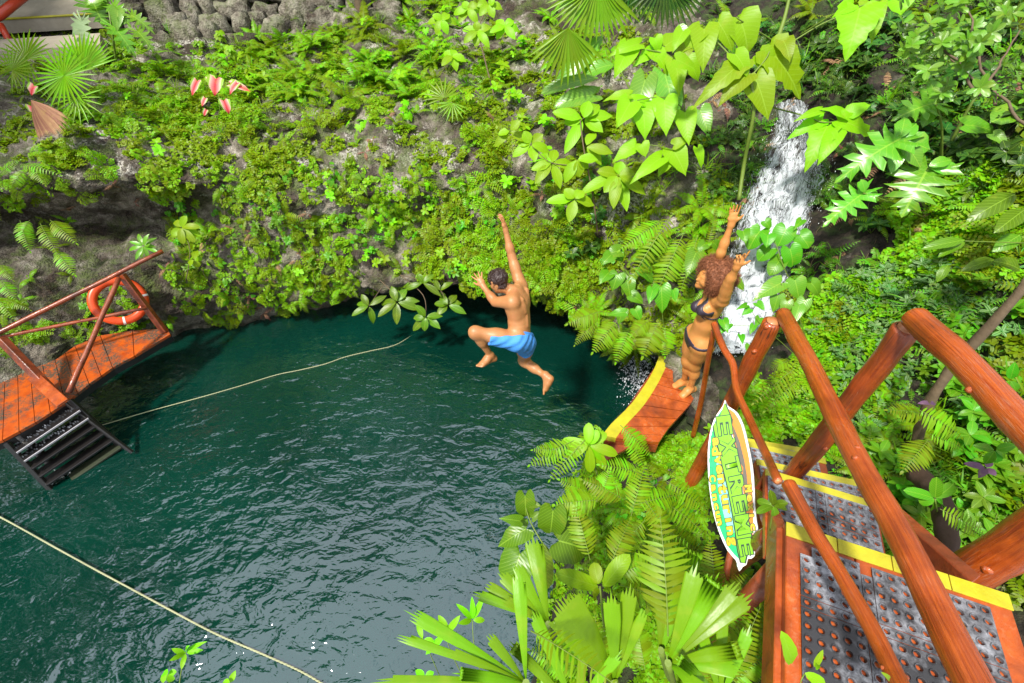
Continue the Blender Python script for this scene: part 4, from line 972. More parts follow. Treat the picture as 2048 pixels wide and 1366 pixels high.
for _ in range(1300):                                   # splash where the stream drops into the pool
    a = rnd.random(); c = Z(1272, 760, .05)
    p = V3((c.x+rnd.gauss(.0, .13), c.y+rnd.gauss(0, .3), max(.01, rnd.expovariate(3.2)))); s = rnd.uniform(.003, .009); d = V3((rnd.uniform(-.4, .4), rnd.uniform(-.4, .4), -1)).normalized(); l = s*rnd.uniform(1, 4)
    o = d.orthogonal().normalized()*s; q = d.cross(o).normalized()*s
    g.add([p-d*l, p+o, p+q, p-o, p-q, p+d*l], [(0, 1, 2), (0, 2, 3), (0, 3, 4), (0, 4, 1), (5, 2, 1), (5, 3, 2), (5, 4, 3), (5, 1, 4)])
for _ in range(0):
    p = Z(940+rnd.gauss(-20, 25), 650+rnd.gauss(0, 22), max(.01, rnd.expovariate(1.2))); s = rnd.uniform(.003, .006)
    g.add([p-UP*s*2, p+V3((s, 0, 0)), p+V3((0, s, 0)), p-V3((s, 0, 0)), p-V3((0, s, 0)), p+UP*s*2], [(0, 2, 1), (0, 3, 2), (0, 4, 3), (0, 1, 4), (5, 1, 2), (5, 2, 3), (5, 3, 4), (5, 4, 1)])
solo('water_spray', g, ['drop'], 'white spray drops around the waterfall and splash', 'spray', kind='stuff')
# ------------------------------------------------------------------ people: smooth-union distance fields meshed with surface nets
def seg(a, b, ra, rb=None, k=.03, wide=None, wf=1.0): return (V3(a), V3(b), ra, ra if rb is None else rb, k, wide, wf)
def field(prims, lo, h, n):
    f = np.full(n, 1.0, np.float32)
    for a, b, ra, rb, k, wide, wf in prims:
        m = max(ra, rb)*max(1, wf)+k+3*h
        c0 = np.minimum(a, b)-m; c1 = np.maximum(a, b)+m
        i0 = np.maximum(((c0-lo)/h).astype(int), 0); i1 = np.minimum(((c1-lo)/h).astype(int)+2, n)
        if (i1 <= i0).any(): continue
        X, Y, Z_ = np.meshgrid(*[lo[j]+h*np.arange(i0[j], i1[j]) for j in range(3)], indexing='ij')
        P = np.stack([X, Y, Z_], -1)-np.array(a); ba = np.array(b)-np.array(a); L2 = max(ba @ ba, 1e-9)
        t = np.clip(P @ ba/L2, 0, 1); Q = P-t[..., None]*ba; d2 = (Q*Q).sum(-1)
        if wide is not None:
            w_ = np.array(V3(wide).normalized()); q = Q @ w_; d2 = d2-q*q*(1-1/wf**2)
        d = np.sqrt(np.maximum(d2, 0))-(ra+(rb-ra)*t)
        sl = tuple(slice(i0[j], i1[j]) for j in range(3)); o = f[sl]
        hh = np.maximum(k-np.abs(o-d), 0)/k if k > 0 else 0
        f[sl] = np.minimum(o, d)-hh*hh*k*.25
    return f
def nets(f, lo, h):
    s = f < 0; nx, ny, nz = f.shape
    c = np.zeros((nx-1, ny-1, nz-1), int)
    for i in (0, 1):
        for j in (0, 1):
            for k in (0, 1): c += s[i:nx-1+i, j:ny-1+j, k:nz-1+k]
    act = (c > 0) & (c < 8); idx = np.full(act.shape, -1); ii = np.argwhere(act); idx[act] = np.arange(len(ii))
    acc = np.zeros((len(ii), 3)); cnt = np.zeros(len(ii))
    cor = [(i, j, k) for i in (0, 1) for j in (0, 1) for k in (0, 1)]
    for a in cor:
        for b in cor:
            if sum(b)-sum(a) == 1 and all(y >= x for x, y in zip(a, b)):
                fa = f[ii[:, 0]+a[0], ii[:, 1]+a[1], ii[:, 2]+a[2]]; fb = f[ii[:, 0]+b[0], ii[:, 1]+b[1], ii[:, 2]+b[2]]
                m = (fa < 0) != (fb < 0); t = np.where(m, fa/np.where(m, fa-fb, 1), 0)
                acc += m[:, None]*(np.array(a)+t[:, None]*(np.array(b)-np.array(a))); cnt += m
    V = lo+h*(ii+acc/cnt[:, None]); F = []
    for ax in range(3):
        u, v = (ax+1) % 3, (ax+2) % 3
        sl0 = [slice(1, -1)]*3; sl0[ax] = slice(0, -1); sl1 = list(sl0); sl1[ax] = slice(1, None)
        a = s[tuple(sl0)]; b = s[tuple(sl1)]; e = np.argwhere(a != b)
        off = np.array([1, 1, 1]); off[ax] = 0; p = e+off; fl = a[e[:, 0], e[:, 1], e[:, 2]]
        def g(du, dv):
            q = p.copy(); q[:, u] -= du; q[:, v] -= dv; return idx[q[:, 0], q[:, 1], q[:, 2]]
        q = np.stack([g(1, 1), g(0, 1), g(0, 0), g(1, 0)], 1); q[~fl] = q[~fl][:, ::-1]
        F.append(q)
    return V, np.concatenate(F)
def sdf_obj(name, prims, h, mat, parent, post=None, base=None, disp=0.0, inter=None):
    allp = np.array([tuple(p[0]) for p in prims]+[tuple(p[1]) for p in prims]); mr = max(max(p[2], p[3])*max(1, p[6]) for p in prims)+.02
    lo = allp.min(0)-mr; n = np.ceil((allp.max(0)+mr-lo)/h).astype(int)+1
    f = field(prims, lo, h, n)
    if inter is not None:                              # list of (prims, grow) to intersect with / planes
        X, Y, Z_ = np.meshgrid(*[lo[j]+h*np.arange(n[j]) for j in range(3)], indexing='ij'); P = np.stack([X, Y, Z_], -1)
        f = inter(f, P, lo, h, n)
    V, F = nets(f, lo, h)
    for _ in range(2):                                  # light smoothing
        A = np.zeros_like(V); C = np.zeros(len(V))
        for a, b in ((0, 1), (1, 2), (2, 3), (3, 0)):
            np.add.at(A, F[:, a], V[F[:, b]]); np.add.at(A, F[:, b], V[F[:, a]]); np.add.at(C, F[:, a], 1); np.add.at(C, F[:, b], 1)
        V = V*.5+.5*A/C[:, None]
    if disp: V = np.array([V3(v)+V3((mn.noise(V3(v)*34), mn.noise(V3(v)*34+V3((9, 0, 0))), mn.noise(V3(v)*34+V3((0, 9, 0)))))*disp for v in V])
    off = np.array(parent.matrix_basis.translation)
    me = bpy.data.meshes.new(name); me.from_pydata((V-off).tolist(), [], F.tolist()); me.materials.append(M[mat])
    me.polygons.foreach_set('use_smooth', [True]*len(F)); return link(name, me, parent)
def clip(planes):
    def fn(f, P, lo, h, n):
        for p, nrm in planes: f = np.maximum(f, (P-np.array(p)) @ np.array(V3(nrm).normalized()))
        return f
    return fn
def hand(wr, d, nrm, thumb_side, s=1.0, curl=.35, spread=.18, curls=None):
    # wr wrist, d pointing along the hand, nrm out of the palm; returns prims
    d = d.normalized(); nrm = (nrm-d*nrm.dot(d)).normalized(); sd = d.cross(nrm)*thumb_side; out = []
    pc = wr+d*.045*s; kn = wr+d*.088*s
    out.append(seg(wr-d*.01*s, pc, .021*s, .024*s, .02, sd, 1.35)); out.append(seg(pc, kn-d*.006*s, .017*s, .0155*s, .015, sd, 2.05))
    for i, (o, L) in enumerate(((.03, .072), (.0105, .08), (-.0095, .075), (-.028, .058))):
        b = kn+sd*o*s; c = (curls or [curl]*4)[i]; dd = (d+sd*(spread*(1.5-i)/1.5)).normalized(); p = b; r = .0088*s
        for j, fr in enumerate((.45, .32, .23)):
            ang = c*(j+.6); e = dd*math.cos(ang)+nrm*math.sin(ang); q = p+e*L*fr*s; out.append(seg(p, q, r, r*.9, .005)); p = q; r *= .9
    b = wr+d*.028*s+sd*.024*s; t1 = b+(sd*.75+d*.65+nrm*.25).normalized()*.04*s; t2 = t1+(sd*.45+d*.85+nrm*.25).normalized()*.034*s
    out += [seg(b, t1, .0145*s, .0115*s, .012), seg(t1, t2, .0105*s, .0085*s, .004)]
    return out
def foot(an, toe, up, s=1.0):
    d = (toe-an); up = (up-d.normalized()*up.dot(d.normalized())).normalized(); dn = d.normalized(); sd = dn.cross(up); out = []
    heel = an-dn*.045*s-up*.052*s; ball = an+dn*.115*s-up*.058*s; ins = an+dn*.05*s-up*.018*s
    out += [seg(an, heel, .034*s, .031*s, .03), seg(heel, ball, .027*s, .024*s, .03, sd, 1.35), seg(an+up*.0, ins, .033*s, .028*s, .03), seg(ins, ball+up*.01*s, .027*s, .02*s, .03, sd, 1.5)]
    for i, (o, L, r) in enumerate(((.031, .05, .0135), (.012, .048, .0095), (-.002, .043, .009), (-.015, .037, .0085), (-.028, .03, .008))):
        b = ball+sd*o*s-up*.004*s; out.append(seg(b, b+dn*L*s-up*.003*s, r*s, r*.85*s, .006))
    return out
def arm(sh, el, wr, s=1.0):
    u = (el-sh); f = (wr-el)
    return [seg(sh+u*.3-V3((0, .012, 0)), sh+u*.75, .036*s, .03*s, .02), seg(sh, sh+u*.3, .052*s, .048*s, .045), seg(sh+u*.25, sh+u*.7, .047*s, .043*s, .03), seg(sh+u*.6, el, .04*s, .034*s, .05),
            seg(el, el+f*.35, .034*s, .038*s, .05), seg(el+f*.3, wr, .039*s, .024*s, .03)]
def leg(hp, kn, an, s=1.0, back=None):
    u = kn-hp; f = an-kn; bk = back if back is not None else V3((0, 0, 0))
    return [seg(hp, hp+u*.45, .088*s, .077*s, .05), seg(hp+u*.4, kn-u*.03, .076*s, .053*s, .06), seg(kn-u*.06, kn+f*.1, .05*s, .045*s, .06),
            seg(kn+f*.08+bk*.012, kn+f*.42+bk*.018, .044*s, .048*s, .05), seg(kn+f*.35+bk*.012, an, .046*s, .03*s, .04)]
def head(c, fw, up, s=1.0):                            # fw face direction; returns (skin prims, feature points)
    fw = fw.normalized(); up = (up-fw*up.dot(fw)).normalized(); r = fw.cross(up)
    P = [seg(c+up*.035*s-fw*.02*s, c+up*.03*s+fw*.02*s, .078*s, .074*s, .02), seg(c-up*.03*s+fw*.03*s, c-up*.075*s+fw*.052*s, .055*s, .034*s, .04), seg(c-up*.02*s, c-up*.06*s+fw*.01*s, .062*s, .045*s, .03),
         seg(c+fw*.084*s+up*.012*s, c+fw*.102*s-up*.022*s, .009*s, .0125*s, .015), seg(c+fw*.082*s-up*.05*s, c+fw*.086*s-up*.05*s, .013*s, .011*s, .012, r, 1.7), seg(c+fw*.07*s-up*.085*s, c+fw*.072*s-up*.09*s, .018*s, .016*s, .02),
         seg(c+fw*.078*s+up*.028*s-r*.03*s, c+fw*.078*s+up*.028*s+r*.03*s, .011*s, .011*s, .015)]
    for sg in (-1, 1): P += [seg(c+r*.08*s*sg-fw*.002*s+up*.015*s, c+r*.083*s*sg+fw*.002*s-up*.02*s, .012*s, .009*s, .006, up, 1.4), seg(c+fw*.06*s+r*.035*s*sg-up*.018*s, c+fw*.045*s+r*.045*s*sg-up*.03*s, .026*s, .026*s, .02)]
    return P, r, up
M['skin_m'] = skin_mat('tanned_skin', (.42, .19, .07), (.36, .12, .045))
M['skin_w'] = skin_mat('brown_skin', (.56, .24, .065), (.46, .16, .04))
M['hair_m'] = flat_mat('dark_hair', (.04, .02, .018), .4, .9, .5, sc=60)
M['hair_w'] = flat_mat('auburn_curls', (.34, .12, .05), .5, .9, .6, sc=90)
M['shorts'] = flat_mat('blue_shorts', (.06, .28, .74), .75, .5, .15, sc=30)
M['bikini'] = flat_mat('dark_bikini', (.035, .024, .04), .45, .2, .2)
M['eye'] = flat_mat('eye_dark', (.02, .015, .012), .1)
# ---- man in mid jump
hipL, hipR = D(1031, 681, 4.50), D(1052, 687, 4.68)
knL = D(946, 663, 4.42); anL = D(981, 711, 4.68); toL = D(953, 724, 4.56)
knR = D(1047, 722, 5.02); anR = D(1100, 758, 4.86); toR = D(1101, 788, 4.88)
shL, shR = D(1024, 604, 4.36), D(1041, 572, 4.62)
elL, wrL = D(990, 604, 4.50), D(967, 573, 4.56)
elR, wrR = D(1024, 514, 4.58), D(1011, 459, 4.48)
pel = hipL.lerp(hipR, .5); che = shL.lerp(shR, .5); spn = (che-pel).normalized(); rt = (shR-shL).normalized(); rt2 = (hipR-hipL).normalized()
fwm = spn.cross(rt).normalized()
if fwm.x > 0: fwm = -fwm
hc = D(997, 563, 4.42); neck = che+spn*.03
man = thing('person', 'shirtless man in blue swim shorts leaping through the air with arms raised', 'person', tuple(pel))
body = []
wst = pel.lerp(che, .38)
body += [seg(pel-rt2*.045, pel+rt2*.045, .098, .098, .05), seg(pel+spn*.03, wst, .102, .092, .06, rt2, 1.26), seg(wst, pel.lerp(che, .78), .092, .112, .06, rt, 1.36),
         seg(che-spn*.1-rt*.06, che-spn*.1+rt*.06, .098, .098, .06), seg(che-rt*.1-spn*.01, che+rt*.1-spn*.01, .065, .065, .05),
         seg(che-rt*.13, shL, .056, .056, .05), seg(che+rt*.13, shR, .056, .056, .05),
         seg(che+spn*.02, hc-spn*.04, .058, .052, .04)]
for sg, sh in ((-1, shL), (1, shR)):                    # shoulder blades and back muscles
    body += [seg(che+rt*.1*sg-spn*.02-fwm*.072, che+rt*.065*sg-spn*.15-fwm*.088, .034, .024, .014), seg(sh-spn*.03-fwm*.02, che+rt*.11*sg-spn*.16-fwm*.01, .045, .05, .035),
             seg(wst+rt*.034*sg-fwm*.082, pel.lerp(che, .75)+rt*.03*sg-fwm*.09, .027, .024, .012)]
for sg, sh, el_ in ((-1, shL, elL), (1, shR, elR)):
    body += [seg(sh-fwm*.01, sh+(el_-sh)*.25, .06, .05, .025), seg(che+rt*.05*sg+spn*.05, sh+spn*.02, .036, .036, .035)]
body += arm(shL, elL, wrL, 1.02)+arm(shR, elR, wrR, 1.02)
body += hand(wrL, D(955, 550, 4.56)-wrL, ray(960, 560)*1, 1, 1.0, .12, .5)+hand(wrR, D(1003, 432, 4.42)-wrR, V3((-.9, .3, -.1)), -1, 1.0, .3, .1)
body += leg(hipL, knL, anL, .98, fwm*-1)+leg(hipR, knR, anR, .98, V3((0, -.6, .5)))
body += foot(anL, toL, (knL-anL).normalized()*1+V3((0, 0, .3)), 1.0)+foot(anR, toR, (knR-anR).normalized()*-.2+V3((.8, -.3, .4)), 1.0)
fwh = (V3((-.62, .55, -.55))).normalized(); hp_, hr_, hu_ = head(hc, fwh, spn*.8+V3((-.2, 0, .4)), .98)
body += hp_
sdf_obj('body', body, .0062, 'skin_m', man)
hb = [seg(hc+hu_*.045-fwh*.025, hc+hu_*.04+fwh*.02, .085, .076, .02), seg(hc-fwh*.035+hu_*.02, hc-fwh*.03-hu_*.035, .078, .05, .03)]
def hairclip(f, P, lo, h, n): return np.maximum(f, (P-np.array(hc+fwh*.062)) @ np.array((fwh-hu_*.55).normalized()))
ho = sdf_obj('hair', hb, .006, 'hair_m', man, inter=hairclip, disp=.012)
g = G(); rr = random.Random(3)
for v in list(ho.data.vertices)[::6]:
    nn = v.normal; p = V3(v.co)+V3(man.location); d = (nn*.5+fwh*.3+V3((rr.uniform(-.6, .6), rr.uniform(-.6, .6), rr.uniform(-.6, .6)))).normalized()
    g.leaf(p-nn*.004, d, nn, rr.uniform(.015, .035), .0028, 'lance', 1.2, .2)
part('hair_strands', g, ['hair_m'], man); bpy.data.objects['hair_strands'].parent = ho
for sg in (-1, 1):
    g = G(); c = hc+fwh*.081+hr_*.03*sg+hu_*.008; g.tube([c-hr_*.008, c, c+hr_*.008], [.004, .008, .004], 8, 0); part('eye', g, ['eye'], man)
# shorts: inflated pelvis and thighs, cut at waist and hems
G_ = .009
sp = [seg(pel-rt2*.05, pel+rt2*.05, .098+G_, .098+G_, .05), seg(pel+spn*.03, wst, .108+G_*.8, .1+G_*.6, .06, rt2, 1.28),
      seg(hipL, hipL+(knL-hipL)*.66, .092+G_, .088+G_, .05), seg(hipR, hipR+(knR-hipR)*.52, .09+G_, .086+G_, .05)]
def sclip(f, P, lo, h, n):
    wpt = pel+spn*.085; f = np.maximum(f, (P-np.array(wpt)) @ np.array((spn+rt2*.12).normalized()))
    for hp2, kn2, fr in ((hipL, knL, .6), (hipR, knR, .36)):
        u = kn2-hp2; L = u.length; q = (P-np.array(hp2)) @ np.array(u.normalized()); near = q-fr*L
        # only cut the half of space beyond this hem along this thigh
        ax = np.array(hp2); dist = np.linalg.norm((P-ax)-q[..., None]*np.array(u.normalized()), axis=-1)
        f = np.where(dist < .145, np.maximum(f, near), f)
    X = P[..., 0]; f = f+.0035*np.sin((P @ np.array(rt2))*70+np.sin((P @ np.array(spn))*22)*2)*np.clip((np.linalg.norm(P-np.array(pel+spn*.05), axis=-1))*9, .3, 1)
    return f
sho = sdf_obj('shorts', sp, .0065, 'shorts', man, inter=sclip)
g = G()                                                 # waistband: a ring round the waist
for rr_ in (0, 1):
    P = []
    for i in range(41):
        a = 2*math.pi*i/40; q = pel+spn*(.084-.013*rr_)+rt2*(math.cos(a)*.153)+fwm*(math.sin(a)*.118); P.append(q)
    g.tube(P, .0075, 6, 0, False)
part('waistband', g, ['shorts'], man); bpy.data.objects['waistband'].parent = sho

# ---- woman standing on the platform, arms up
def WZ(px, py, z): return Z(px, py, z)
zt = PZ
anF, toF = WZ(1368, 762, zt+.075), WZ(1340, 768, zt+.02)
anN, toN = WZ(1381, 776, zt+.075), WZ(1349, 797, zt+.02)
knF, knN = WZ(1374, 722, zt+.45), WZ(1390, 728, zt+.46)
hiF, hiN = WZ(1391, 668, zt+.80), WZ(1403, 690, zt+.79)
shF, shN = D(1418, 589, 4.0), D(1445, 603, 3.73)
chw = shF.lerp(shN, .5); pew = hiF.lerp(hiN, .5)
elF, wrF = D(1442, 505, 3.66), D(1463, 448, 3.50)
elN, wrN = D(1457, 566, 3.52), D(1474, 534, 3.36)
spw = (chw-pew).normalized(); rw = (shN-shF).normalized(); fww = spw.cross(rw).normalized()
if fww.x > 0: fww = -fww
hw = D(1421, 557, 3.80)
wom = thing('person', 'woman with curly auburn hair in a dark bikini on the platform, arms raised', 'person', tuple(pew))
b2 = []
wsw = pew.lerp(chw, .42); r3 = (hiN-hiF).normalized()
b2 += [seg(pew-r3*.06, pew+r3*.06, .098, .098, .05), seg(pew-fww*.045-r3*.055-spw*.03, pew-fww*.045+r3*.055-spw*.03, .088, .088, .045), seg(pew+spw*.05, wsw, .088, .074, .06, r3, 1.3),
       seg(wsw, pew.lerp(chw, .8), .074, .088, .06, rw, 1.25), seg(chw-rw*.075-spw*.02, chw+rw*.075-spw*.02, .06, .06, .05), seg(chw-rw*.09, shF, .042, .04, .04), seg(chw+rw*.09, shN, .042, .04, .04),
       seg(chw+spw*.02, hw-spw*.05, .047, .043, .035)]
br = [chw-spw*.115+rw*.065*sg+fww*.075 for sg in (-1, 1)]
for q in br: b2.append(seg(q, q+fww*.025-spw*.008, .058, .05, .03))
b2 += [seg(wsw+fww*.045, pew+spw*.04+fww*.045, .042, .05, .04)]
b2 += arm(shF, elF, wrF, .8)+arm(shN, elN, wrN, .8)
b2 += hand(wrF, D(1473, 400, 3.38)-wrF, V3((-.2, -1, .1)), 1, .95, .1, .12)+hand(wrN, D(1486, 502, 3.26)-wrN, V3((-.3, -.9, .3)), 1, .95, .3, .2, [.05, .45, .8, .9])
b2 += leg(hiF, knF, anF, .88, -fww)+leg(hiN, knN, anN, .88, -fww)
for hq, kq in ((hiF, knF), (hiN, knN)): b2.append(seg(hq-fww*.01, hq.lerp(kq, .6), .084, .06, .06))
b2 += foot(anF, toF, UP, .93)+foot(anN, toN, UP, .93)
fwf = (V3((-.86, -.08, .12))).normalized(); hq_, hr2, hu2 = head(hw+V3((-.015, 0, 0)), fwf, spw+V3((0, 0, .4)), .93); b2 += hq_
sdf_obj('body', b2, .0062, 'skin_w', wom)
for sg in (-1, 1):
    g = G(); c = hw+V3((-.015, 0, 0))+fwf*.076+hr2*.028*sg+hu2*.008; g.tube([c-hr2*.008, c, c+hr2*.008], [.004, .0075, .004], 8, 0); part('eye', g, ['eye'], wom)
def grow(ps, e): return [(a, b, ra+e, rb+e, k, w1, w2) for a, b, ra, rb, k, w1, w2 in ps]
core = grow([p for p in b2[:12]], .005)+grow(leg(hiF, knF, anF, .88, -fww)[:1]+leg(hiN, knN, anN, .88, -fww)[:1], .006)+grow([seg(hiF-fww*.01, hiF.lerp(knF, .6), .084, .06, .06), seg(hiN-fww*.01, hiN.lerp(knN, .6), .084, .06, .06)], .006)
def band(name, test):
    def fn(f, P, lo, h, n): return np.maximum(f, test(P))
    return sdf_obj(name, core, .0055, 'bikini', wom, inter=fn)
A3 = np.array
def top(P):
    d = 9.0
    for q, sg in zip(br, (-1, 1)):                      # triangular cups
        L = P-A3(q+fww*.04); y = L @ A3(spw); x = L @ A3(rw); z = (P-A3(chw)) @ A3(fww)
        tri = np.maximum(np.maximum(-y-.048, np.abs(x)*.86+y*.5-.05), -(z-.02)); d = np.minimum(d, tri)
        st = np.maximum(np.abs(x+sg*0+y*.18*sg)-.0085, np.maximum(-y, -(z+.0))); st = np.maximum(st, y-.17); d = np.minimum(d, st)
    und = np.abs((P-A3(chw-spw*.165)) @ A3(spw))-.0085; return np.minimum(d, und)
def bot(P):
    z = (P-A3(pew)) @ A3(fww); y = (P-A3(pew+spw*.045)) @ A3(spw); x = (P-A3(pew)) @ A3(r3)
    bnd = np.abs(y+z*.12)-.013
    fr = np.maximum(np.maximum(y-.01, np.abs(x)*.9-(y+.15)*.62), -z); bk = np.maximum(np.maximum(y-.01, np.abs(x)*.9-(y+.18)*.7), z)
    lim = (P-A3(pew-spw*.13)) @ A3(-spw)
    return np.maximum(np.minimum(np.minimum(bnd, fr), bk), lim)
bt = band('bikini_top', top); bb = band('bikini_bottom', bot)
g = G(); q = pew+r3*.125+spw*.05-fww*.02
for o in (V3((.01, -.03, -.09)), V3((.02, -.01, -.11))): g.tube([q, q+o*.5+V3((.012, -.01, 0)), q+o], .004, 5, 0)
part('side_tie', g, ['bikini'], wom); bpy.data.objects['side_tie'].parent = bb
# curly hair: a soft core under thousands of little coils
hh_ = hw+V3((.045, .01, .005))-fwf*.0+spw*.02
afro = [seg(hh_+hr2*.02, hh_-hr2*.02, .152, .152, .03), seg(hh_-hu2*.06-fwf*.03, hh_-hu2*.08-fwf*.04, .085, .08, .04)]
def aclip(f, P, lo, h, n): return np.maximum(f, (P-A3(hw+fwf*.055)) @ A3((fwf-hu2*.35).normalized()))
af = sdf_obj('hair', afro, .007, 'hair_w', wom, inter=aclip, disp=.008)
g = G(); rr = random.Random(5); vv = list(af.data.vertices); off = V3(wom.location)
for _ in range(5200):
    v = rr.choice(vv); nn = (v.normal+V3((rr.uniform(-.5, .5), rr.uniform(-.5, .5), rr.uniform(-.5, .5)))).normalized(); p = V3(v.co)+off-nn*.01
    o = nn.orthogonal().normalized(); o.rotate(Matrix.Rotation(rr.uniform(0, 6.28), 3, nn)); q = nn.cross(o); L = rr.uniform(.015, .045); cr_ = rr.uniform(.003, .006); ph = rr.uniform(0, 6)
    pts = [p+nn*(L*i/9)+(o*math.cos(ph+i*1.3)+q*math.sin(ph+i*1.3))*cr_ for i in range(10)]
    g.tube(pts, .0009, 3, 0, False)
part('curls', g, ['hair_w'], wom); bpy.data.objects['curls'].parent = af
# ------------------------------------------------------------------ leaf shaped sign board
sC = D(1468, 970, 2.52); sN = ((CAMP-sC).normalized()+V3((-.25, -.1, -.05))).normalized()
def SP(px, py, off=0.0):
    r = ray(px, py); t = (sC-CAMP).dot(sN)/r.dot(sN); return CAMP+r*t+sN*off
sign = thing('sign_board', 'tall green leaf shaped sign reading EXTREME, white edged, standing beside the log post', 'sign', tuple(sC))
for nm, c in (('lime', (.17, .46, .008)), ('green', (.01, .62, .16)), ('cyan', (.25, .78, .68)), ('orange', (.62, .2, .01)), ('brown', (.1, .09, .07)), ('gold', (.52, .40, .01)), ('ink', (.015, .05, .03)), ('dgreen', (.02, .28, .1)), ('white2', (.8, .8, .8))):
    M['s_'+nm] = flat_mat('sign_'+nm, c, .4, .1, .12, sc=30)
def spoly(name, pts, off, mat, th=.0, sm=0):
    if sm: pts = [tuple(p[:2]) for p in smooth_path([V3((x, y, 0)) for x, y in pts+[pts[0]]], sm)][:-1]
    g = G(); n = len(pts); a = [SP(x, y, off) for x, y in pts]; b = [p-sN*max(th, .001) for p in a]
    g.add(a+b, [tuple(range(n)), tuple(range(2*n-1, n-1, -1))]+[(i, i+n, (i+1) % n+n, (i+1) % n) for i in range(n)], None, 0, False)
    # concave outlines: re-tessellate
    me = g.mesh(name, [mat]); import bmesh
    bm = bmesh.new(); bm.from_mesh(me); bmesh.ops.triangulate(bm, faces=[f for f in bm.faces if len(f.verts) > 4]); bmesh.ops.recalc_face_normals(bm, faces=bm.faces); bm.to_mesh(me); bm.free()
    me.transform(Matrix.Translation(-sC)); return link(name, me, sign)
OUT = [(1450, 800), (1455, 811), (1462, 816), (1475, 826), (1487, 850), (1496, 885), (1504, 925), (1508, 960), (1510, 1000), (1513, 1040), (1519, 1070), (1523, 1096), (1518, 1104), (1511, 1101), (1509, 1112), (1502, 1117), (1496, 1117), (1493, 1129), (1486, 1133), (1479, 1142), (1474, 1128), (1472, 1120), (1455, 1100), (1440, 1068), (1428, 1030), (1421, 990), (1417, 950), (1416, 905), (1420, 868), (1428, 840), (1439, 822), (1446, 812)]
spoly('board', OUT, .006, 's_white2', .02, 2)
spoly('green_field', [(1446, 818), (1436, 832), (1426, 858), (1420, 900), (1420, 950), (1424, 990), (1432, 1030), (1444, 1066), (1459, 1096), (1478, 1117), (1482, 1112), (1474, 1050), (1458, 980), (1445, 905), (1440, 860), (1450, 815)], .0075, 's_green', sm=2)
spoly('cyan_band', [(1432, 878), (1434, 930), (1437, 980), (1446, 1020), (1456, 1056), (1466, 1068), (1472, 1052), (1466, 1010), (1456, 960), (1446, 925), (1438, 888)], .009, 's_cyan', sm=2)
spoly('orange_field', [(1458, 818), (1470, 826), (1483, 850), (1492, 885), (1500, 925), (1504, 965), (1506, 1000), (1507, 1060), (1502, 1075), (1494, 1040), (1484, 960), (1474, 900), (1462, 855)], .0075, 's_orange', sm=2)
spoly('brown_band', [(1466, 850), (1473, 866), (1480, 884), (1489, 920), (1494, 950), (1497, 985), (1494, 995), (1486, 960), (1487, 935), (1478, 920), (1476, 900), (1470, 880)], .009, 's_brown')
LEAF = [(1450, 806), (1464, 838), (1461, 866), (1468, 885), (1476, 908), (1481, 940), (1484, 985), (1490, 1020), (1500, 1050), (1504, 1078), (1506, 1098), (1500, 1110), (1494, 1108), (1490, 1125), (1483, 1123), (1477, 1100), (1472, 1060), (1464, 1012), (1456, 970), (1446, 930), (1441, 905), (1434, 880), (1428, 852), (1441, 832)]
cx_ = sum(x for x, y in LEAF)/len(LEAF)
spoly('dark_outline', [(x+(2.6 if x > 1440+(y-806)*.15 else -2.6), y+(-1 if y < 830 else 1.5)) for x, y in LEAF], .0105, 's_ink')
spoly('lime_leaf', LEAF, .012, 's_lime')
def glyph(body, off, path, hpx, layer, mat, name, bold=.02, wide=1.0):
    # path: list of (centre px, centre py, angle of reading direction in degrees, height px, width px) one per letter
    for ch, (cx, cy, an, hh, ww) in zip(body, path):
        cu = bpy.data.curves.new('t', 'FONT'); cu.body = ch; cu.align_x = 'LEFT'; cu.offset = bold; cu.size = 1; cu.resolution_u = 3
        to = bpy.data.objects.new('t', cu); COL.objects.link(to); dg = bpy.context.evaluated_depsgraph_get(); dg.update()
        me = bpy.data.meshes.new_from_object(to.evaluated_get(dg)); bpy.data.objects.remove(to); bpy.data.curves.remove(cu)
        xs_ = [v.co.x for v in me.vertices]; ys_ = [v.co.y for v in me.vertices]; x0, x1, y0, y1 = min(xs_), max(xs_), min(ys_), max(ys_)
        e = (math.cos(R(an)), math.sin(R(an))); u = (e[1], -e[0])
        for v in me.vertices:
            X = ((v.co.x-x0)/(x1-x0)-.5)*ww; Y = ((v.co.y-y0)/(y1-y0)-.5)*hh
            p = SP(cx+e[0]*X+u[0]*Y, cy+e[1]*X+u[1]*Y, off)-sC; v.co = p
        me.materials.clear(); me.materials.append(M[mat]); me.name = name; link(name, me, sign)
BIG = [(1450, 851, 82, 28, 38), (1458, 893, 78, 30, 33), (1467, 930, 76, 28, 31), (1475, 968, 78, 27, 33), (1482, 1007, 78, 27, 33), (1488, 1048, 78, 29, 38), (1492, 1093, 80, 26, 34)]
glyph('EXTREME', .0132, [(a, b, c, d+3.5, e+3.5) for a, b, c, d, e in BIG], 0, 0, 's_ink', 'letter_shadow', .07)
glyph('EXTREME', .0145, BIG, 0, 0, 's_lime', 'letter', .02)
def run(path, n):
    P = smooth_path([V3((x, y, 0)) for x, y in path], 12); out = []
    for i in range(n):
        k = (i+.5)/n*(len(P)-1); a = int(k); p = P[a].lerp(P[min(a+1, len(P)-1)], k-a); d = P[min(a+1, len(P)-1)]-P[max(a-1, 0)]; out.append((p.x, p.y, math.degrees(math.atan2(d.y, d.x))))
    return out
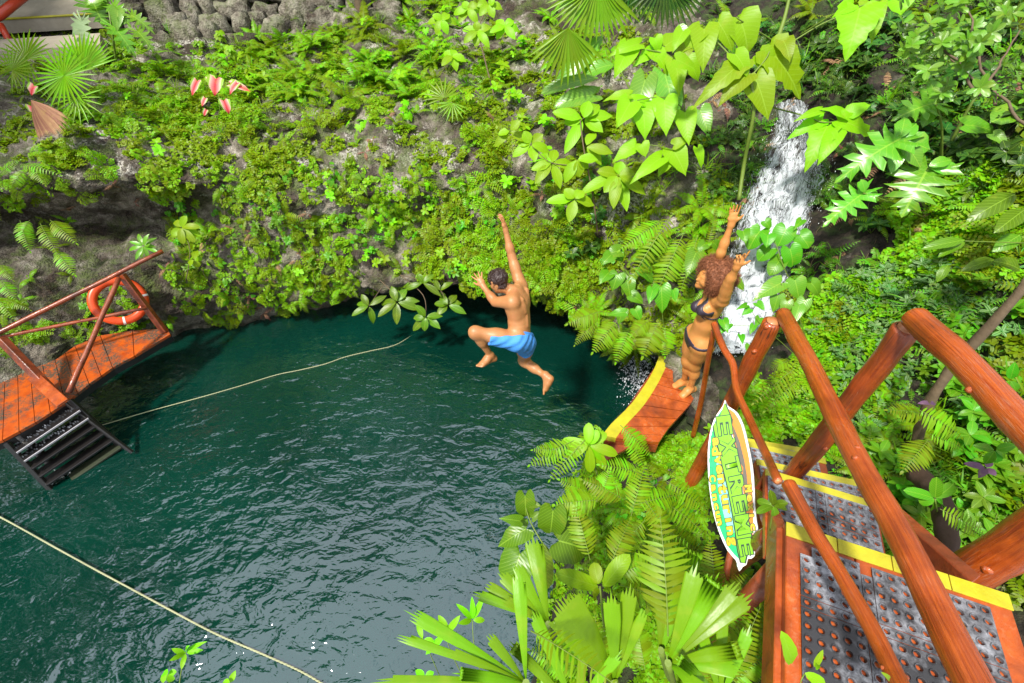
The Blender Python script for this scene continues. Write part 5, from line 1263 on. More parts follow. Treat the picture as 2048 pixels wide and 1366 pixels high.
def word(txt, path, hs, ws, mat, nm, off=.0145, bold=.045, sh=True):
    n = len(txt); rr_ = run(path, n)
    pa = [(x, y, a, hs*(1.45 if c in 'dtgMC' else 1.0), ws*(.45 if c in 'i' else 1)) for (x, y, a), c in zip(rr_, txt)]
    if sh: glyph(txt, off-.001, [(a, b, c, d+2.5, e+2.5) for a, b, c, d, e in pa], 0, 0, 's_ink', 'letter_shadow', .06)
    glyph(txt, off, pa, 0, 0, mat, nm, bold)
word('adventuring', [(1432, 878), (1436, 915), (1443, 955), (1451, 1000), (1459, 1045), (1464, 1088)], 12.5, 18, 's_gold', 'letter', .0185)
word('Cancun', [(1426, 950), (1429, 985), (1435, 1020), (1441, 1048)], 9.5, 14, 's_gold', 'letter', .0155)
word('Mexico', [(1497, 970), (1501, 1005), (1505, 1040), (1511, 1092)], 10, 15, 's_gold', 'letter', .0158)
for i, (x, y) in enumerate([(1424, 872), (1421, 893), (1420, 918), (1422, 942)]):
    g = G(); P = [SP(x+a, y+b, .009) for a, b in ((-1.5, -7), (3, -7), (4, 6), (-1, 6), (-1, -1), (1.5, -1))]; g.tube(P, .0013, 4, 0); part('key_pattern', g, ['s_dgreen'], sign)
g = G(); g.tube([SP(1478+4*math.cos(a*.6), 1129+6*math.sin(a*.6), .008) for a in range(11)], .0009, 4, 0); part('mark_ring', g, ['s_dgreen'], sign)
g = G(); g.tube([SP(1470, 1060, -.018), SP(1452, 1140, -.03), SP(1440, 1200, -.2)], .018, 8, 0); part('stake', g, ['dwood'], sign)

# ------------------------------------------------------------------ hero plants: real leaves at their own distance
def tdist(px, py, off=0.0, default=5.0):
    h, n = cast(px, py)
    if h is None: return default
    r = ray(px, py); return (h-CAMP).dot(r)/r.dot(r)-off
def LP(g, b, tip, tb, tt, hw, shape='heart', mi=0, droop=.5, fold=.18, face=.75, wave=.04):
    p = D(b[0], b[1], tb); q = D(tip[0], tip[1], tt); d = q-p; L = d.length*(1+.02*droop*droop*4); n = (CAMP-p).normalized()*face+UP*.6+V3((rnd.uniform(-.2, .2), rnd.uniform(-.2, .2), 0))
    st = max(w_ for _, _, w_ in LSH[shape])
    g.leaf(p, d+ n.normalized()*L*.12*droop*2, n, L, hw*tb/FPX/st, shape, droop, fold, mi, wave)
def plant(name, label, cat, mats, leaves, t, stems=(), shape='heart', group=None, droop=.75, fold=.24, face=.75, wave=.11, back=.0):
    """leaves: (bx,by,tx,ty,halfwidth px[,shape]); stems: list of ([(px,py,dt)...], r)"""
    lf = G()
    for l in leaves:
        sh = l[5] if len(l) > 5 else shape; tb = t+rnd.uniform(-.06, .06); LP(lf, l[:2], l[2:4], tb, tb+rnd.uniform(-.08, .05)+back, l[4], sh, 0, droop*rnd.uniform(.6, 1.4), fold, face, wave)
    root = thing(name, label, cat, tuple(D(leaves[0][0], leaves[0][1], t)), group); part('leaves', lf, [mats[0]], root)
    if stems:
        sg = G()
        for pts, r in stems:
            P = smooth_path([D(x, y, t+dt) for x, y, dt in pts], 5) if len(pts) > 1 else []
            sg.tube(P, [r*(1-.4*i/len(P)) for i in range(len(P))], 7, 0, True, .1)
        part('stem', sg, [mats[1] if len(mats) > 1 else 'stem'], root)
    return root
# big lime heart leaved tree, upper right
HL = [(1408, 58, 1408, 134, 27), (1478, 36, 1502, 106, 36), (1436, 44, 1470, 100, 24), (1400, 62, 1346, 112, 22), (1538, 100, 1611, 190, 42, 'ragged'), (1510, 156, 1541, 238, 31), (1488, 122, 1388, 208, 24, 'ragged'), (1494, 150, 1438, 204, 24), (1470, 108, 1500, 150, 20), (1520, 110, 1560, 150, 22),
      (1366, 62, 1346, 100, 16), (1567, 82, 1582, 118, 18), (1352, 120, 1398, 140, 16), (1372, 96, 1352, 128, 16)]
plant('lime_leaf_tree', 'young tree with very large lime heart leaves in front of the upper hillside', 'tree', ['lime', 'stem'], HL, 4.35,
      [([(1478, 400, .6), (1488, 330, .5), (1500, 268, .25), (1508, 215, .1), (1500, 155, 0), (1486, 120, 0)], .022), ([(1500, 155, 0), (1450, 100, .0), (1410, 62, 0)], .009), ([(1500, 155, 0), (1530, 120, 0), (1540, 100, 0)], .009), ([(1550, 92, .3), (1568, 40, .3), (1582, -20, .3)], .024), ([(1548, 108, .2), (1640, 50, .1), (1715, 20, 0)], .008), ([(1560, 90, .3), (1480, 40, 0), (1478, 36, 0)], .008)])
plant('lime_leaf_tree', 'single branch with torn lime leaves near the top right of the waterfall', 'tree', ['lime', 'stem'], [(1720, 16, 1697, 110, 44, 'ragged'), (1742, 4, 1752, 72, 24), (1795, -10, 1806, 22, 34), (1706, 10, 1668, 30, 14)], 4.1, [([(1600, 70, .5), (1680, 22, .1), (1722, 12, 0), (1790, -12, 0)], .008)])
plant('lime_leaf_tree', 'drooping lime heart leaves left of the upper waterfall', 'tree', ['lime', 'stem'],
      [(1261, 205, 1234, 252, 24), (1285, 213, 1292, 275, 25), (1329, 200, 1333, 268, 26), (1258, 95, 1230, 152, 23), (1278, 88, 1218, 106, 13), (1310, 76, 1318, 104, 14), (1330, 92, 1378, 62, 20), (1350, 120, 1361, 186, 22), (1370, 225, 1378, 288, 22), (1300, 98, 1340, 140, 22, 'ragged'), (1290, 205, 1232, 196, 14), (1258, 190, 1206, 196, 12), (1310, 100, 1268, 128, 14), (1374, 120, 1400, 160, 18)], 4.9,
      [([(1400, 300, .6), (1370, 225, .2), (1330, 195, 0), (1262, 203, 0)], .008), ([(1370, 225, .2), (1350, 120, 0), (1262, 96, 0)], .008)])
plant('lime_leaf_vine', 'yellowish lime leaves hanging low beside the stem left of the waterfall', 'vine', ['lime', 'stem'],
      [(1345, 298, 1374, 350, 24), (1270, 292, 1224, 322, 17), (1322, 316, 1262, 360, 17), (1283, 288, 1292, 314, 15), (1336, 320, 1316, 352, 15), (1395, 296, 1406, 336, 10), (1348, 290, 1380, 276, 12)], 5.0, [([(1400, 340, .4), (1346, 300, 0), (1284, 288, 0)], .006)])
plant('lime_leaf_tree', 'lime leaves with torn edges hanging over the right side of the waterfall', 'tree', ['lime', 'stem'],
      [(1645, 238, 1578, 272, 19, 'ragged'), (1655, 252, 1612, 336, 28, 'ragged'), (1672, 264, 1640, 322, 19), (1676, 240, 1762, 272, 22, 'ragged'), (1690, 232, 1646, 212, 15), (1700, 226, 1744, 206, 16), (1640, 222, 1590, 238, 10)], 4.5,
      [([(1545, 215, .4), (1610, 232, .1), (1650, 245, 0), (1700, 236, 0)], .008)])
# lanceolate shrub
SHB = []
def star(c, tips, w, sh='lance'): return [(c[0]+(x-c[0])*.06, c[1]+(y-c[1])*.06, x, y, w, sh) for x, y in tips]
SHB += star((1236, 350), [(1162, 381), (1255, 421), (1226, 413), (1293, 388), (1242, 322), (1196, 340), (1270, 345), (1208, 384)], 13)
SHB += star((1150, 398), [(1092, 401), (1138, 444), (1190, 409), (1166, 380), (1128, 378)], 12)
SHB += star((1167, 238), [(1106, 221), (1130, 303), (1226, 228), (1206, 262), (1128, 244), (1178, 200), (1200, 205)], 13)
SHB += star((1172, 292), [(1204, 328), (1226, 305), (1190, 262)], 11)+star((1062, 288), [(1024, 312), (1100, 302), (1034, 284), (1086, 268), (1070, 322), (1046, 262)], 11)
SHB += star((1104, 326), [(1070, 364), (1122, 374), (1062, 338), (1150, 330), (1110, 296)], 11)+star((1154, 318), [(1128, 364), (1160, 354), (1178, 336), (1196, 318)], 12)
SHB += star((1020, 262), [(988, 292), (1040, 240), (996, 268), (1052, 282)], 9)
plant('leafy_shrub', 'tall shrub with long pointed bright green leaves behind the jumping man\'s raised hand', 'shrub', ['lime', 'twig'], SHB, 5.6,
      [([(1196, 470, .5), (1184, 380, .2), (1168, 300, 0), (1160, 238, 0)], .012), ([(1184, 380, .2), (1236, 352, 0)], .006), ([(1184, 400, .2), (1150, 398, 0)], .006), ([(1170, 330, .1), (1104, 326, 0), (1062, 290, 0)], .006)], shape='lance', droop=.5)
# overhanging seedling cluster above the water
OV = star((738, 612), [(702, 630), (748, 646), (722, 588), (772, 590), (712, 606)], 7)+star((794, 604), [(754, 632), (793, 648), (840, 618), (812, 576), (782, 572), (760, 606), (836, 600)], 8.5)
OV += star((852, 634), [(824, 662), (848, 662), (880, 656), (826, 636), (884, 630), (832, 610)], 8)+star((896, 610), [(932, 626), (868, 606), (874, 628), (912, 588), (880, 590), (922, 604)], 8)+star((846, 566), [(808, 578), (870, 572), (882, 590), (836, 548), (866, 548)], 7)+star((880, 582), [(868, 558), (902, 562), (890, 600)], 6)
plant('overhanging_shrub', 'shrub with whorls of oval leaves hanging over the dark water left of the jumper', 'shrub', ['mid', 'twig'], OV, 7.0,
      [([(760, 560, .3), (790, 590, 0), (794, 604, 0)], .009), ([(770, 565, .3), (738, 612, 0)], .007), ([(800, 550, .3), (846, 590, 0), (852, 634, 0)], .007), ([(800, 550, .3), (870, 570, 0), (896, 610, 0)], .007)], shape='oval')
# heart leaved plants between grotto and waterfall
plant('heart_leaf_plant', 'cluster of broad heart leaves on the slope between the jumper and the woman', 'plant', ['mid', 'stem'],
      [(1222, 510, 1204, 528, 14), (1232, 505, 1246, 522, 16), (1218, 545, 1198, 566, 15), (1236, 548, 1224, 582, 17), (1254, 560, 1262, 600, 16), (1282, 535, 1308, 566, 16), (1260, 550, 1244, 590, 16), (1240, 502, 1210, 508, 16), (1246, 620, 1236, 650, 12), (1262, 590, 1288, 606, 13)], 5.55, [([(1290, 640, .3), (1262, 560, 0), (1236, 520, 0)], .005)])
plant('heart_leaf_plant', 'glossy heart leaves just left of the woman\'s waist', 'plant', ['mid', 'stem'],
      [(1322, 574, 1326, 628, 19), (1346, 580, 1352, 602, 10), (1306, 578, 1298, 606, 12), (1270, 618, 1282, 642, 12), (1250, 625, 1214, 628, 10)], 5.1, [([(1330, 680, .3), (1324, 620, .05), (1322, 574, 0)], .005)])
plant('heart_leaf_plant', 'broad glossy heart leaf beside the woman\'s curly hair', 'plant', ['mid', 'stem'], [(1392, 506, 1372, 554, 17), (1410, 488, 1394, 500, 12), (1428, 486, 1440, 500, 10), (1468, 560, 1490, 580, 12)], 4.9, [([(1430, 600, .4), (1410, 540, .1), (1392, 506, 0)], .005)])
plant('heart_leaf_plant', 'round glossy heart leaves growing in front of the waterfall', 'plant', ['mid', 'stem'],
      [(1520, 462, 1496, 496, 21, 'round'), (1536, 470, 1534, 494, 15), (1572, 458, 1556, 492, 22, 'round'), (1600, 470, 1620, 494, 18, 'round'), (1540, 498, 1516, 520, 17, 'round'), (1580, 498, 1588, 534, 20, 'round'), (1560, 520, 1540, 548, 17, 'round'), (1486, 462, 1492, 484, 13), (1530, 442, 1542, 458, 10), (1604, 440, 1590, 456, 9)], 4.85, [([(1600, 600, .2), (1570, 540, 0), (1548, 480, 0), (1530, 465, 0)], .006)])
plant('heart_leaf_plant', 'wet dark green heart leaves beside the cut top of the log post', 'plant', ['philo', 'stem'],
      [(1562, 566, 1506, 598, 19), (1590, 560, 1600, 602, 19), (1556, 590, 1546, 626, 14), (1610, 600, 1592, 640, 14), (1622, 566, 1644, 594, 14), (1598, 612, 1586, 650, 12), (1580, 668, 1588, 700, 11), (1574, 602, 1566, 634, 12)], 4.2, [([(1620, 700, .3), (1592, 620, .05), (1562, 566, 0)], .006)])
plant('heart_leaf_plant', 'small pale heart leaves on thin stalks in front of the waterfall foot', 'plant', ['mid', 'stem'],
      [(1446, 640, 1456, 664, 10), (1458, 648, 1438, 668, 9), (1500, 618, 1484, 630, 8), (1514, 606, 1530, 620, 9), (1508, 650, 1500, 668, 7), (1482, 670, 1486, 686, 7), (1500, 690, 1498, 712, 9), (1520, 636, 1512, 652, 9), (1494, 610, 1476, 616, 6)], 3.9, [([(1600, 720, .2), (1530, 660, 0), (1460, 650, 0)], .003), ([(1530, 660, 0), (1500, 618, 0)], .003)])
# philodendrons
plant('philodendron', 'large glossy split leaf philodendron leaves right of the waterfall', 'plant', ['philo', 'stem'],
      [(1800, 278, 1684, 346, 46, 'split'), (1802, 280, 1862, 296, 24, 'lance'), (1800, 276, 1812, 232, 15, 'lance'), (1800, 276, 1836, 244, 15, 'lance'), (1802, 282, 1786, 342, 15, 'lance'), (1802, 282, 1846, 330, 16, 'lance'), (1856, 336, 1808, 424, 62, 'split'), (1858, 332, 1926, 340, 14, 'lance'), (1858, 332, 1906, 316, 12, 'lance'), (1727, 386, 1648, 446, 34, 'split'), (1728, 384, 1768, 396, 11, 'lance'), (1730, 384, 1726, 360, 9, 'lance')], 3.85,
      [([(1880, 330, .5), (1884, 260, .2), (1872, 208, 0)], .011), ([(1870, 420, .6), (1840, 400, .3), (1800, 280, 0)], .008), ([(1880, 430, .6), (1870, 380, .3), (1856, 336, 0)], .008), ([(1860, 440, .5), (1790, 408, .2), (1727, 386, 0)], .007), ([(1880, 330, .5), (1930, 230, .2), (1960, 180, .1)], .016)], wave=.12, fold=.1, face=1.0)
plant('philodendron', 'lobed philodendron leaf above the two large glossy ones', 'plant', ['philo', 'stem'], [(1872, 206, 1800, 226, 40, 'split'), (1874, 200, 1866, 160, 14, 'lance'), (1870, 206, 1850, 246, 14, 'lance'), (1930, 250, 2010, 262, 18), (1986, 268, 2016, 290, 12), (2048, 220, 1990, 236, 26, 'oval')], 3.95, [([(1884, 330, .3), (1884, 260, .1), (1872, 208, 0)], .008)], wave=.1)
plant('arrow_leaf_plant', 'long arrow shaped leaf lying among maidenhair right of the waterfall', 'plant', ['mid', 'stem'], [(1930, 480, 1848, 494, 12), (1930, 484, 1880, 508, 10), (2030, 388, 1950, 430, 20), (2048, 420, 2000, 456, 18), (2040, 470, 1990, 500, 16), (1990, 520, 1940, 530, 12), (2040, 540, 2006, 516, 16), (1896, 530, 1876, 560, 9)], 3.3, [([(2048, 486, 0), (1930, 482, 0)], .004)], shape='lance')
plant('philodendron', 'dark green lobed philodendron at the top of the bank near the stone wall', 'plant', ['philo', 'stem'],
      [(186, 4, 206, 48, 36, 'split'), (224, 10, 256, 44, 20, 'split'), (262, 30, 304, 58, 16, 'split'), (226, 52, 268, 104, 22, 'split'), (274, 62, 306, 98, 18, 'split'), (236, 20, 232, 62, 12), (202, -10, 168, 8, 14)], 7.7, [([(232, 120, .5), (224, 60, .1), (215, 0, 0)], .02)], wave=.08)
plant('philodendron', 'pale grey green philodendron leaf hanging by the old path', 'plant', ['pale', 'stem'], [(163, 40, 168, 100, 17, 'split'), (168, 46, 140, 70, 10)], 7.6, [([(190, 90, .3), (163, 40, 0)], .008)])
plant('caladium', 'caladium with pink and red centred leaves on the terrace above the cliff', 'plant', ['calad', 'stem'],
      [(394, 162, 383, 188, 9), (432, 158, 428, 188, 15), (420, 156, 434, 180, 10), (462, 168, 498, 178, 10), (474, 166, 458, 186, 8), (410, 197, 403, 212, 6), (448, 202, 458, 226, 11), (412, 220, 407, 232, 5), (68, 172, 60, 190, 10), (62, 212, 72, 232, 9)], 6.6, [([(430, 250, .2), (440, 210, 0), (430, 165, 0)], .004)])
# upper seedling with a thin stem
CE = []
for c, k, L in (((955, 62), 7, 34), ((884, 40), 6, 30), ((1010, 52), 6, 30), ((905, 112), 5, 26), ((936, 18), 6, 30), ((978, 10), 5, 26)):
    for i in range(k):
        a = 6.283*i/k+rnd.uniform(-.2, .2); CE.append((c[0], c[1], c[0]+L*math.cos(a), c[1]+L*.75*math.sin(a)+6, 8.5, 'lance'))
plant('young_tree', 'spindly young tree with fingered leaves standing on the terrace', 'tree', ['lime', 'twig'], CE, 7.3, [([(997, 226, .0), (980, 160, 0), (962, 90, 0), (955, 62, 0), (972, 20, 0)], .013), ([(962, 90, 0), (905, 110, 0)], .006), ([(958, 70, 0), (884, 42, 0)], .006), ([(962, 60, 0), (1008, 52, 0)], .006)])
# taro like leaves under the palm
plant('giant_taro', 'huge dark ribbed leaves in the shade under the hanging palm', 'plant', ['philo', 'stem'],
      [(1206, 72, 1112, 172, 20, 'oval'), (1228, 130, 1168, 142, 17, 'oval'), (1196, 156, 1082, 176, 14, 'oval'), (1184, 190, 1110, 206, 20, 'round'), (1290, 160, 1268, 240, 26, 'round'), (1330, 150, 1350, 230, 28, 'round'), (1352, 66, 1390, 96, 20), (1400, 220, 1420, 270, 20)], 5.7, [([(1300, 260, .3), (1240, 140, .1), (1206, 74, 0)], .012)], wave=.08)
# -------- fan palms
def fan(g, hub, tips, hw, pleat=.5, mi=0, th=None, droop=.35):
    """hub: 3D, tips: 3D list"""
    for i, q in enumerate(tips):
        d = q-hub; n = ((CAMP-hub).normalized()+UP*.5).normalized(); w_ = hw[i] if isinstance(hw, list) else hw
        L = d.length; st = []; 
        sd = d.normalized().cross(n).normalized(); n2 = sd.cross(d.normalized()); vs = []; uv = []
        prof_ = [(0, .1), (.12, .3), (.3, .62), (.5, 1), (.72, .75), (.9, .3), (1, 0)]
        for s_, w2 in prof_:
            c = hub+d*s_-n2*(L*droop*.25*s_*s_)+n2*(L*droop*.12*s_); w3 = w_*w2
            vs += [c-sd*w3+n2*w3*pleat, c, c+sd*w3+n2*w3*pleat]; uv += [(0, s_), (.5, s_), (1, s_)]
        g.add(vs, [f for k in range(len(prof_)-1) for f in ((3*k, 3*k+1, 3*k+4, 3*k+3), (3*k+1, 3*k+2, 3*k+5, 3*k+4))], uv, mi)
def fanpx(hub, rad, n, a0, a1, t, tilt=(0, 0), w=.02, sq=1.0, jit=.08):
    H_ = D(hub[0], hub[1], t); tips = []
    for i in range(n):
        a = R(a0+(a1-a0)*i/(n-1)); r_ = rad*(1+rnd.uniform(-jit, jit))*(1-.12*abs(2*i/(n-1)-1)); x, y = r_*math.cos(a), -r_*math.sin(a)*sq
        tips.append(D(hub[0]+x, hub[1]+y, t+tilt[0]*x/rad+tilt[1]*y/rad))
    return H_, tips
def palm(label, fans, mat='palm', trunk=None, group=None, w=.016, name='fan_palm'):
    H0_ = D(fans[0][0][0], fans[0][0][1], fans[0][5]); root = thing(name, label, 'palm', tuple(H0_), group)
    for f in fans:
        H_, tips = fanpx(*f[:8] if len(f) > 7 else f); g = G(); fan(g, H_, tips, w*f[1]*f[5]/FPX, .6)
        if trunk:
            b = D(trunk[0], trunk[1], trunk[2]); g.tube(smooth_path([b, b.lerp(H_, .5)+UP*.1, H_], 4), .006, 5, 1)
        part('leaf', g, [mat, 'stem'], root)
palm('fan palm with thin rayed leaves at the far left of the terrace', [((128, 152), 72, 30, -20, 330, 6.5, (0, -.25), .04), ((168, 140), 84, 24, 20, 200, 6.7, (0, -.2), .04), ((52, 118), 66, 26, 0, 300, 7.0, (0, -.3), .04), ((24, 140), 52, 22, -90, 200, 6.8), ((153, 196), 58, 14, 160, 380, 6.4)], trunk=(110, 210, 7.0), w=.032)
palm('brown dead palm leaf hanging below the left fan palm', [((62, 200), 86, 30, -80, -22, 6.0, (0, -.2), .015)], 'dead', w=.03, name='dead_palm_leaf')
palm('palm with yellow green leaves hanging from the top edge above the hillside', [((1196, -34), 128, 22, 188, 318, 5.3, (0, .3)), ((1136, 56), 116, 16, 215, 318, 5.2, (0, .3))], w=.038, trunk=(1250, -120, 5.6))
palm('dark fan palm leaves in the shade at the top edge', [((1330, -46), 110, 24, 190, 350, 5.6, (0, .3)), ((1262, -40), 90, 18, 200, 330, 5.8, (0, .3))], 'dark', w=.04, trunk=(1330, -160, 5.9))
palm('thin leaved little palm on the terrace beside the young tree', [((888, 196), 46, 12, 20, 200, 6.9), ((905, 206), 40, 10, 180, 340, 6.9)], w=.045, trunk=(895, 235, 7.1))
# foreground palm, bottom centre: broad pleated strips
def strip(g, hub, tip, hwpx, ribs=5, t0=2.1, t1=2.0, split=.72, arch=.1):
    A_ = D(hub[0], hub[1], t0); B_ = D(tip[0], tip[1], t1); d = B_-A_; L = d.length; dn = d.normalized(); n = ((CAMP-A_).normalized()*.8+UP*.5).normalized(); sd = dn.cross(n).normalized(); n = sd.cross(dn)
    W = hwpx*t1/FPX; nc = ribs*2+1; vs = []; uv = []; S = [0, .12, .25, .4, .55, split, .86, 1]
    for s_ in S:
        wd = W*min(1, .12+1.25*s_)*(1 if s_ <= split else 1)
        c = A_+d*s_+n*(L*arch*4*s_*(1-s_)*.5)-UP*(L*.12*s_*s_)
        for k in range(nc):
            f = (k/(nc-1)*2-1); z = (k % 2)*W/ribs*.55; vs.append(c+sd*(f*wd)+n*(z*1.25-abs(f)*W*.15)); uv.append((k/(nc-1), s_))
    fs = []; ns = len(S)
    for i in range(ns-2):
        for k in range(nc-1): fs.append((i*nc+k, i*nc+k+1, (i+1)*nc+k+1, (i+1)*nc+k))
    b = len(vs); last = (ns-2)*nc                          # split tips: each rib ends in its own point
    for r_ in range(ribs):
        k0 = last+2*r_; f = ((2*r_+1)/(nc-1)*2-1); s_ = 1-.16*abs(f)*rnd.uniform(.5, 1.4); c = A_+d*s_+n*(L*arch*2*s_*(1-s_))-UP*(L*.12*s_*s_); vs.append(c+sd*(f*W*1.02)+n*W/ribs*.2); uv.append((.5, 1))
        fs += [(k0, k0+1, b+r_), (k0+1, k0+2, b+r_)]
    vs = vs; g.add(vs, fs, uv, 0)
def fpalm(label, hub, strips, t):
    root = thing('foreground_palm', label, 'palm', tuple(D(hub[0], hub[1], t)), None)
    for i, s_ in enumerate(strips):
        g = G(); strip(g, hub if len(s_) < 6 else s_[5], s_[0], s_[1], int(s_[2]*1.6+1), t+.05, t-.1+s_[3], s_[4]); part('leaf', g, ['palm', 'stem'], root)
    g = G(); b = D(hub[0], hub[1], t); h, n = cast(hub[0]+20, min(hub[1]+60, 1500)); e = h if h is not None else b-UP*1.2; g.tube(smooth_path([e, b.lerp(e, .4)+V3((0, -.05, 0)), b], 4), .014, 8, 0); part('stalk', g, ['stem'], root)
fpalm('large fan palm leaf with pleated strips in the centre of the near foreground', (1228, 1368), [((1112, 1178), 44, 7, .0, .86), ((1226, 1164), 17, 3, 0, .7), ((1268, 1150), 16, 3, .05, .66), ((1296, 1200), 12, 2, .05, .7)], 1.75)
fpalm('fan palm leaf spreading to the right beside the landing boards', (1336, 1326), [((1448, 1132), 20, 3, .1, .9), ((1492, 1150), 16, 3, .1, .85), ((1520, 1172), 17, 3, .1, .8), ((1498, 1292), 16, 3, .0, .94), ((1494, 1338), 15, 3, 0, .86), ((1404, 1110), 18, 3, .1, .85), ((1420, 1390), 16, 3, -.05, .8)], 1.8)
fpalm('broad upright fan palm leaf behind the long fern frond', (1322, 1300), [((1372, 1060), 42, 7, .25, .9), ((1328, 1046), 26, 4, .25, .85)], 2.05)
fpalm('fan palm leaf with split fingers reaching over the water', (1096, 1248), [((1064, 1056), 18, 3, .25, .62), ((1026, 1118), 14, 3, .2, .7), ((994, 1134), 12, 2, .2, .7), ((962, 1160), 12, 2, .2, .75), ((938, 1176), 10, 2, .15, .8), ((1000, 1190), 10, 2, .1, .8)], 2.1)
fpalm('fan palm leaf with long blades pointing left over the water', (1052, 1366), [((800, 1206), 13, 3, .1, .8), ((774, 1256), 9, 2, .1, .8), ((730, 1356), 12, 3, .0, .86), ((970, 1258), 11, 2, .05, .85), ((1036, 1122), 14, 3, .2, .7), ((880, 1290), 9, 2, .05, .8), ((900, 1340), 12, 3, 0, .9)], 1.7)
# fern fronds placed singly
def fpx(g, b, tip, tb, tt, plpx, N=22, droop=.6, pw=.16):
    p = D(b[0], b[1], tb); q = D(tip[0], tip[1], tt); d = q-p; n = ((CAMP-p).normalized()*.7+UP*.6); dn = d.normalized(); n = (n-dn*n.dot(dn)).normalized()
    a = droop*.5; frond(g, p, dn*math.cos(a)+n*math.sin(a), n*math.cos(a)-dn*math.sin(a), d.length*(1+droop*droop/24), plpx*tb/FPX, N, droop, pw=pw)
def ferns(label, lst, t, name='large_fern', group=None, mats=('fern', 'stem'), N=22):
    root = thing(name, label, 'fern', tuple(D(lst[0][0], lst[0][1], t)), group)
    for l in lst:
        g = G(); fpx(g, l[:2], l[2:4], t, t+(l[5] if len(l) > 5 else -.05), l[4]*1.1, int(N*.85), .7, .085); part('frond', g, list(mats), root)
ferns('tall fern frond rising across the centre of the foreground palm', [(1336, 1272, 1320, 1030, 62, .12)], 1.85, N=20)
ferns('bright fern frond arching at the bottom edge in front of the palm', [(1062, 1262, 1240, 1376, 36, -.3)], 1.6, N=18)
ferns('fern with long narrow pinnae in the middle of the near bank', [(1262, 1032, 1290, 930, 30, .1), (1290, 1040, 1240, 1100, 26, 0), (1270, 1010, 1360, 990, 30, .1), (1250, 1000, 1165, 960, 28, 0), (1200, 1000, 1110, 1010, 34, 0), (1290, 1000, 1340, 1080, 28, 0), (1200, 1000, 1220, 940, 24, 0)], 3.1, N=18)
ferns('fern with drooping fronds on the bank left of the sign', [(1330, 960, 1410, 1020, 26), (1310, 990, 1412, 1070, 26), (1290, 950, 1200, 930, 26), (1330, 1060, 1410, 1110, 24), (1190, 1010, 1096, 1020, 26), (1180, 990, 1120, 960, 24)], 3.4, N=18)
ferns('fern hanging over the water below the broad rosette', [(1150, 880, 1060, 930, 26, 0), (1180, 870, 1100, 960, 24), (1130, 900, 1066, 900, 18), (1240, 850, 1300, 910, 24), (1250, 860, 1290, 940, 20)], 4.0, N=18)
ferns('fern beside the log post with pinnae like combs', [(1588, 738, 1508, 806, 24), (1596, 760, 1530, 822, 22), (1580, 720, 1540, 740, 16)], 3.5, N=16)
ferns('bright fern growing right of the second log post', [(1856, 880, 1806, 942, 30), (1838, 820, 1922, 874, 32), (1846, 830, 1776, 820, 26), (1860, 868, 1928, 900, 20)], 2.9, N=16)
ferns('pale fern frond near the right edge above the yellow strip', [(1880, 1018, 1968, 1070, 24)], 2.3, N=16)
ferns('comb like fern fronds hanging on the dark water side of the grotto', [(1206, 622, 1136, 648, 26), (1236, 640, 1186, 704, 26), (1262, 650, 1232, 724, 24), (1290, 650, 1262, 700, 22), (1196, 640, 1150, 690, 16)], 5.6, N=18)
ferns('long ferns behind the woman, left of the waterfall', [(1345, 430, 1262, 560, 30), (1366, 470, 1312, 590, 32), (1396, 470, 1360, 586, 26), (1330, 440, 1240, 500, 26), (1400, 500, 1340, 520, 20)], 5.2, N=22)
ferns('light fern arching left of the yellow platform end', [(1318, 640, 1286, 712, 34), (1330, 650, 1330, 712, 24), (1300, 640, 1262, 672, 20)], 5.0, N=18)
ferns('bright ferns hanging on the left cliff above the deck', [(40, 440, 60, 502, 17), (80, 446, 116, 510, 17), (100, 440, 152, 486, 19), (110, 500, 150, 550, 17), (60, 440, 40, 478, 14)], 6.2, N=18)
ferns('ferns at the far left edge beside the deck railing', [(0, 560, 32, 600, 15), (-10, 590, 30, 640, 15), (10, 600, 60, 620, 12), (0, 530, 26, 560, 14)], 6.2, N=16)
ferns('fern with yellow green fronds on the left rock ledge', [(40, 330, 120, 350, 14), (50, 340, 20, 380, 14), (60, 330, 90, 370, 14), (0, 350, 40, 320, 12)], 6.0, N=16)
# rosettes and broad leaves on the near bank
plant('broad_leaf_rosette', 'rosette of long bright leaves at the bank tip beside the platform', 'plant', ['lime', 'stem'],
      star((1178, 890), [(1123, 881), (1177, 846), (1131, 914), (1181, 948), (1210, 918), (1236, 908), (1214, 938), (1212, 866), (1194, 862)], 11, 'oval'), 4.0, [([(1195, 950, .15), (1180, 895, 0)], .01)], shape='oval')
plant('round_leaf_climber', 'climber with big round heart leaves overhanging the water at the near bank', 'plant', ['mid', 'stem'],
      [(1050, 992, 1052, 1040, 21, 'round'), (1040, 1042, 1000, 1036, 12), (1052, 1058, 992, 1094, 23), (1106, 1022, 1100, 1076, 30, 'round'), (1118, 1082, 1176, 1098, 42, 'round'), (1040, 1108, 1020, 1180, 36, 'round'), (1080, 1112, 1092, 1188, 24, 'round'), (1062, 1008, 1082, 1012, 9), (1064, 1036, 1084, 1022, 9), (1112, 1036, 1118, 1058, 8), (1040, 1000, 1050, 1016, 6)], 3.1,
      [([(1140, 1160, .3), (1096, 1102, 0), (1062, 1046, 0), (1048, 1000, 0)], .006)])
plant('broad_leaf_plant', 'plant with three large oval pale green leaves behind the foreground palm', 'plant', ['lime', 'stem'], [(1196, 1174, 1116, 1146, 17, 'oval'), (1208, 1172, 1250, 1116, 17, 'oval'), (1196, 1168, 1188, 1126, 14, 'oval'), (1186, 1180, 1200, 1196, 13, 'oval'), (1280, 1220, 1240, 1190, 12, 'oval')], 2.6, [([(1210, 1280, .3), (1200, 1174, 0)], .008)])
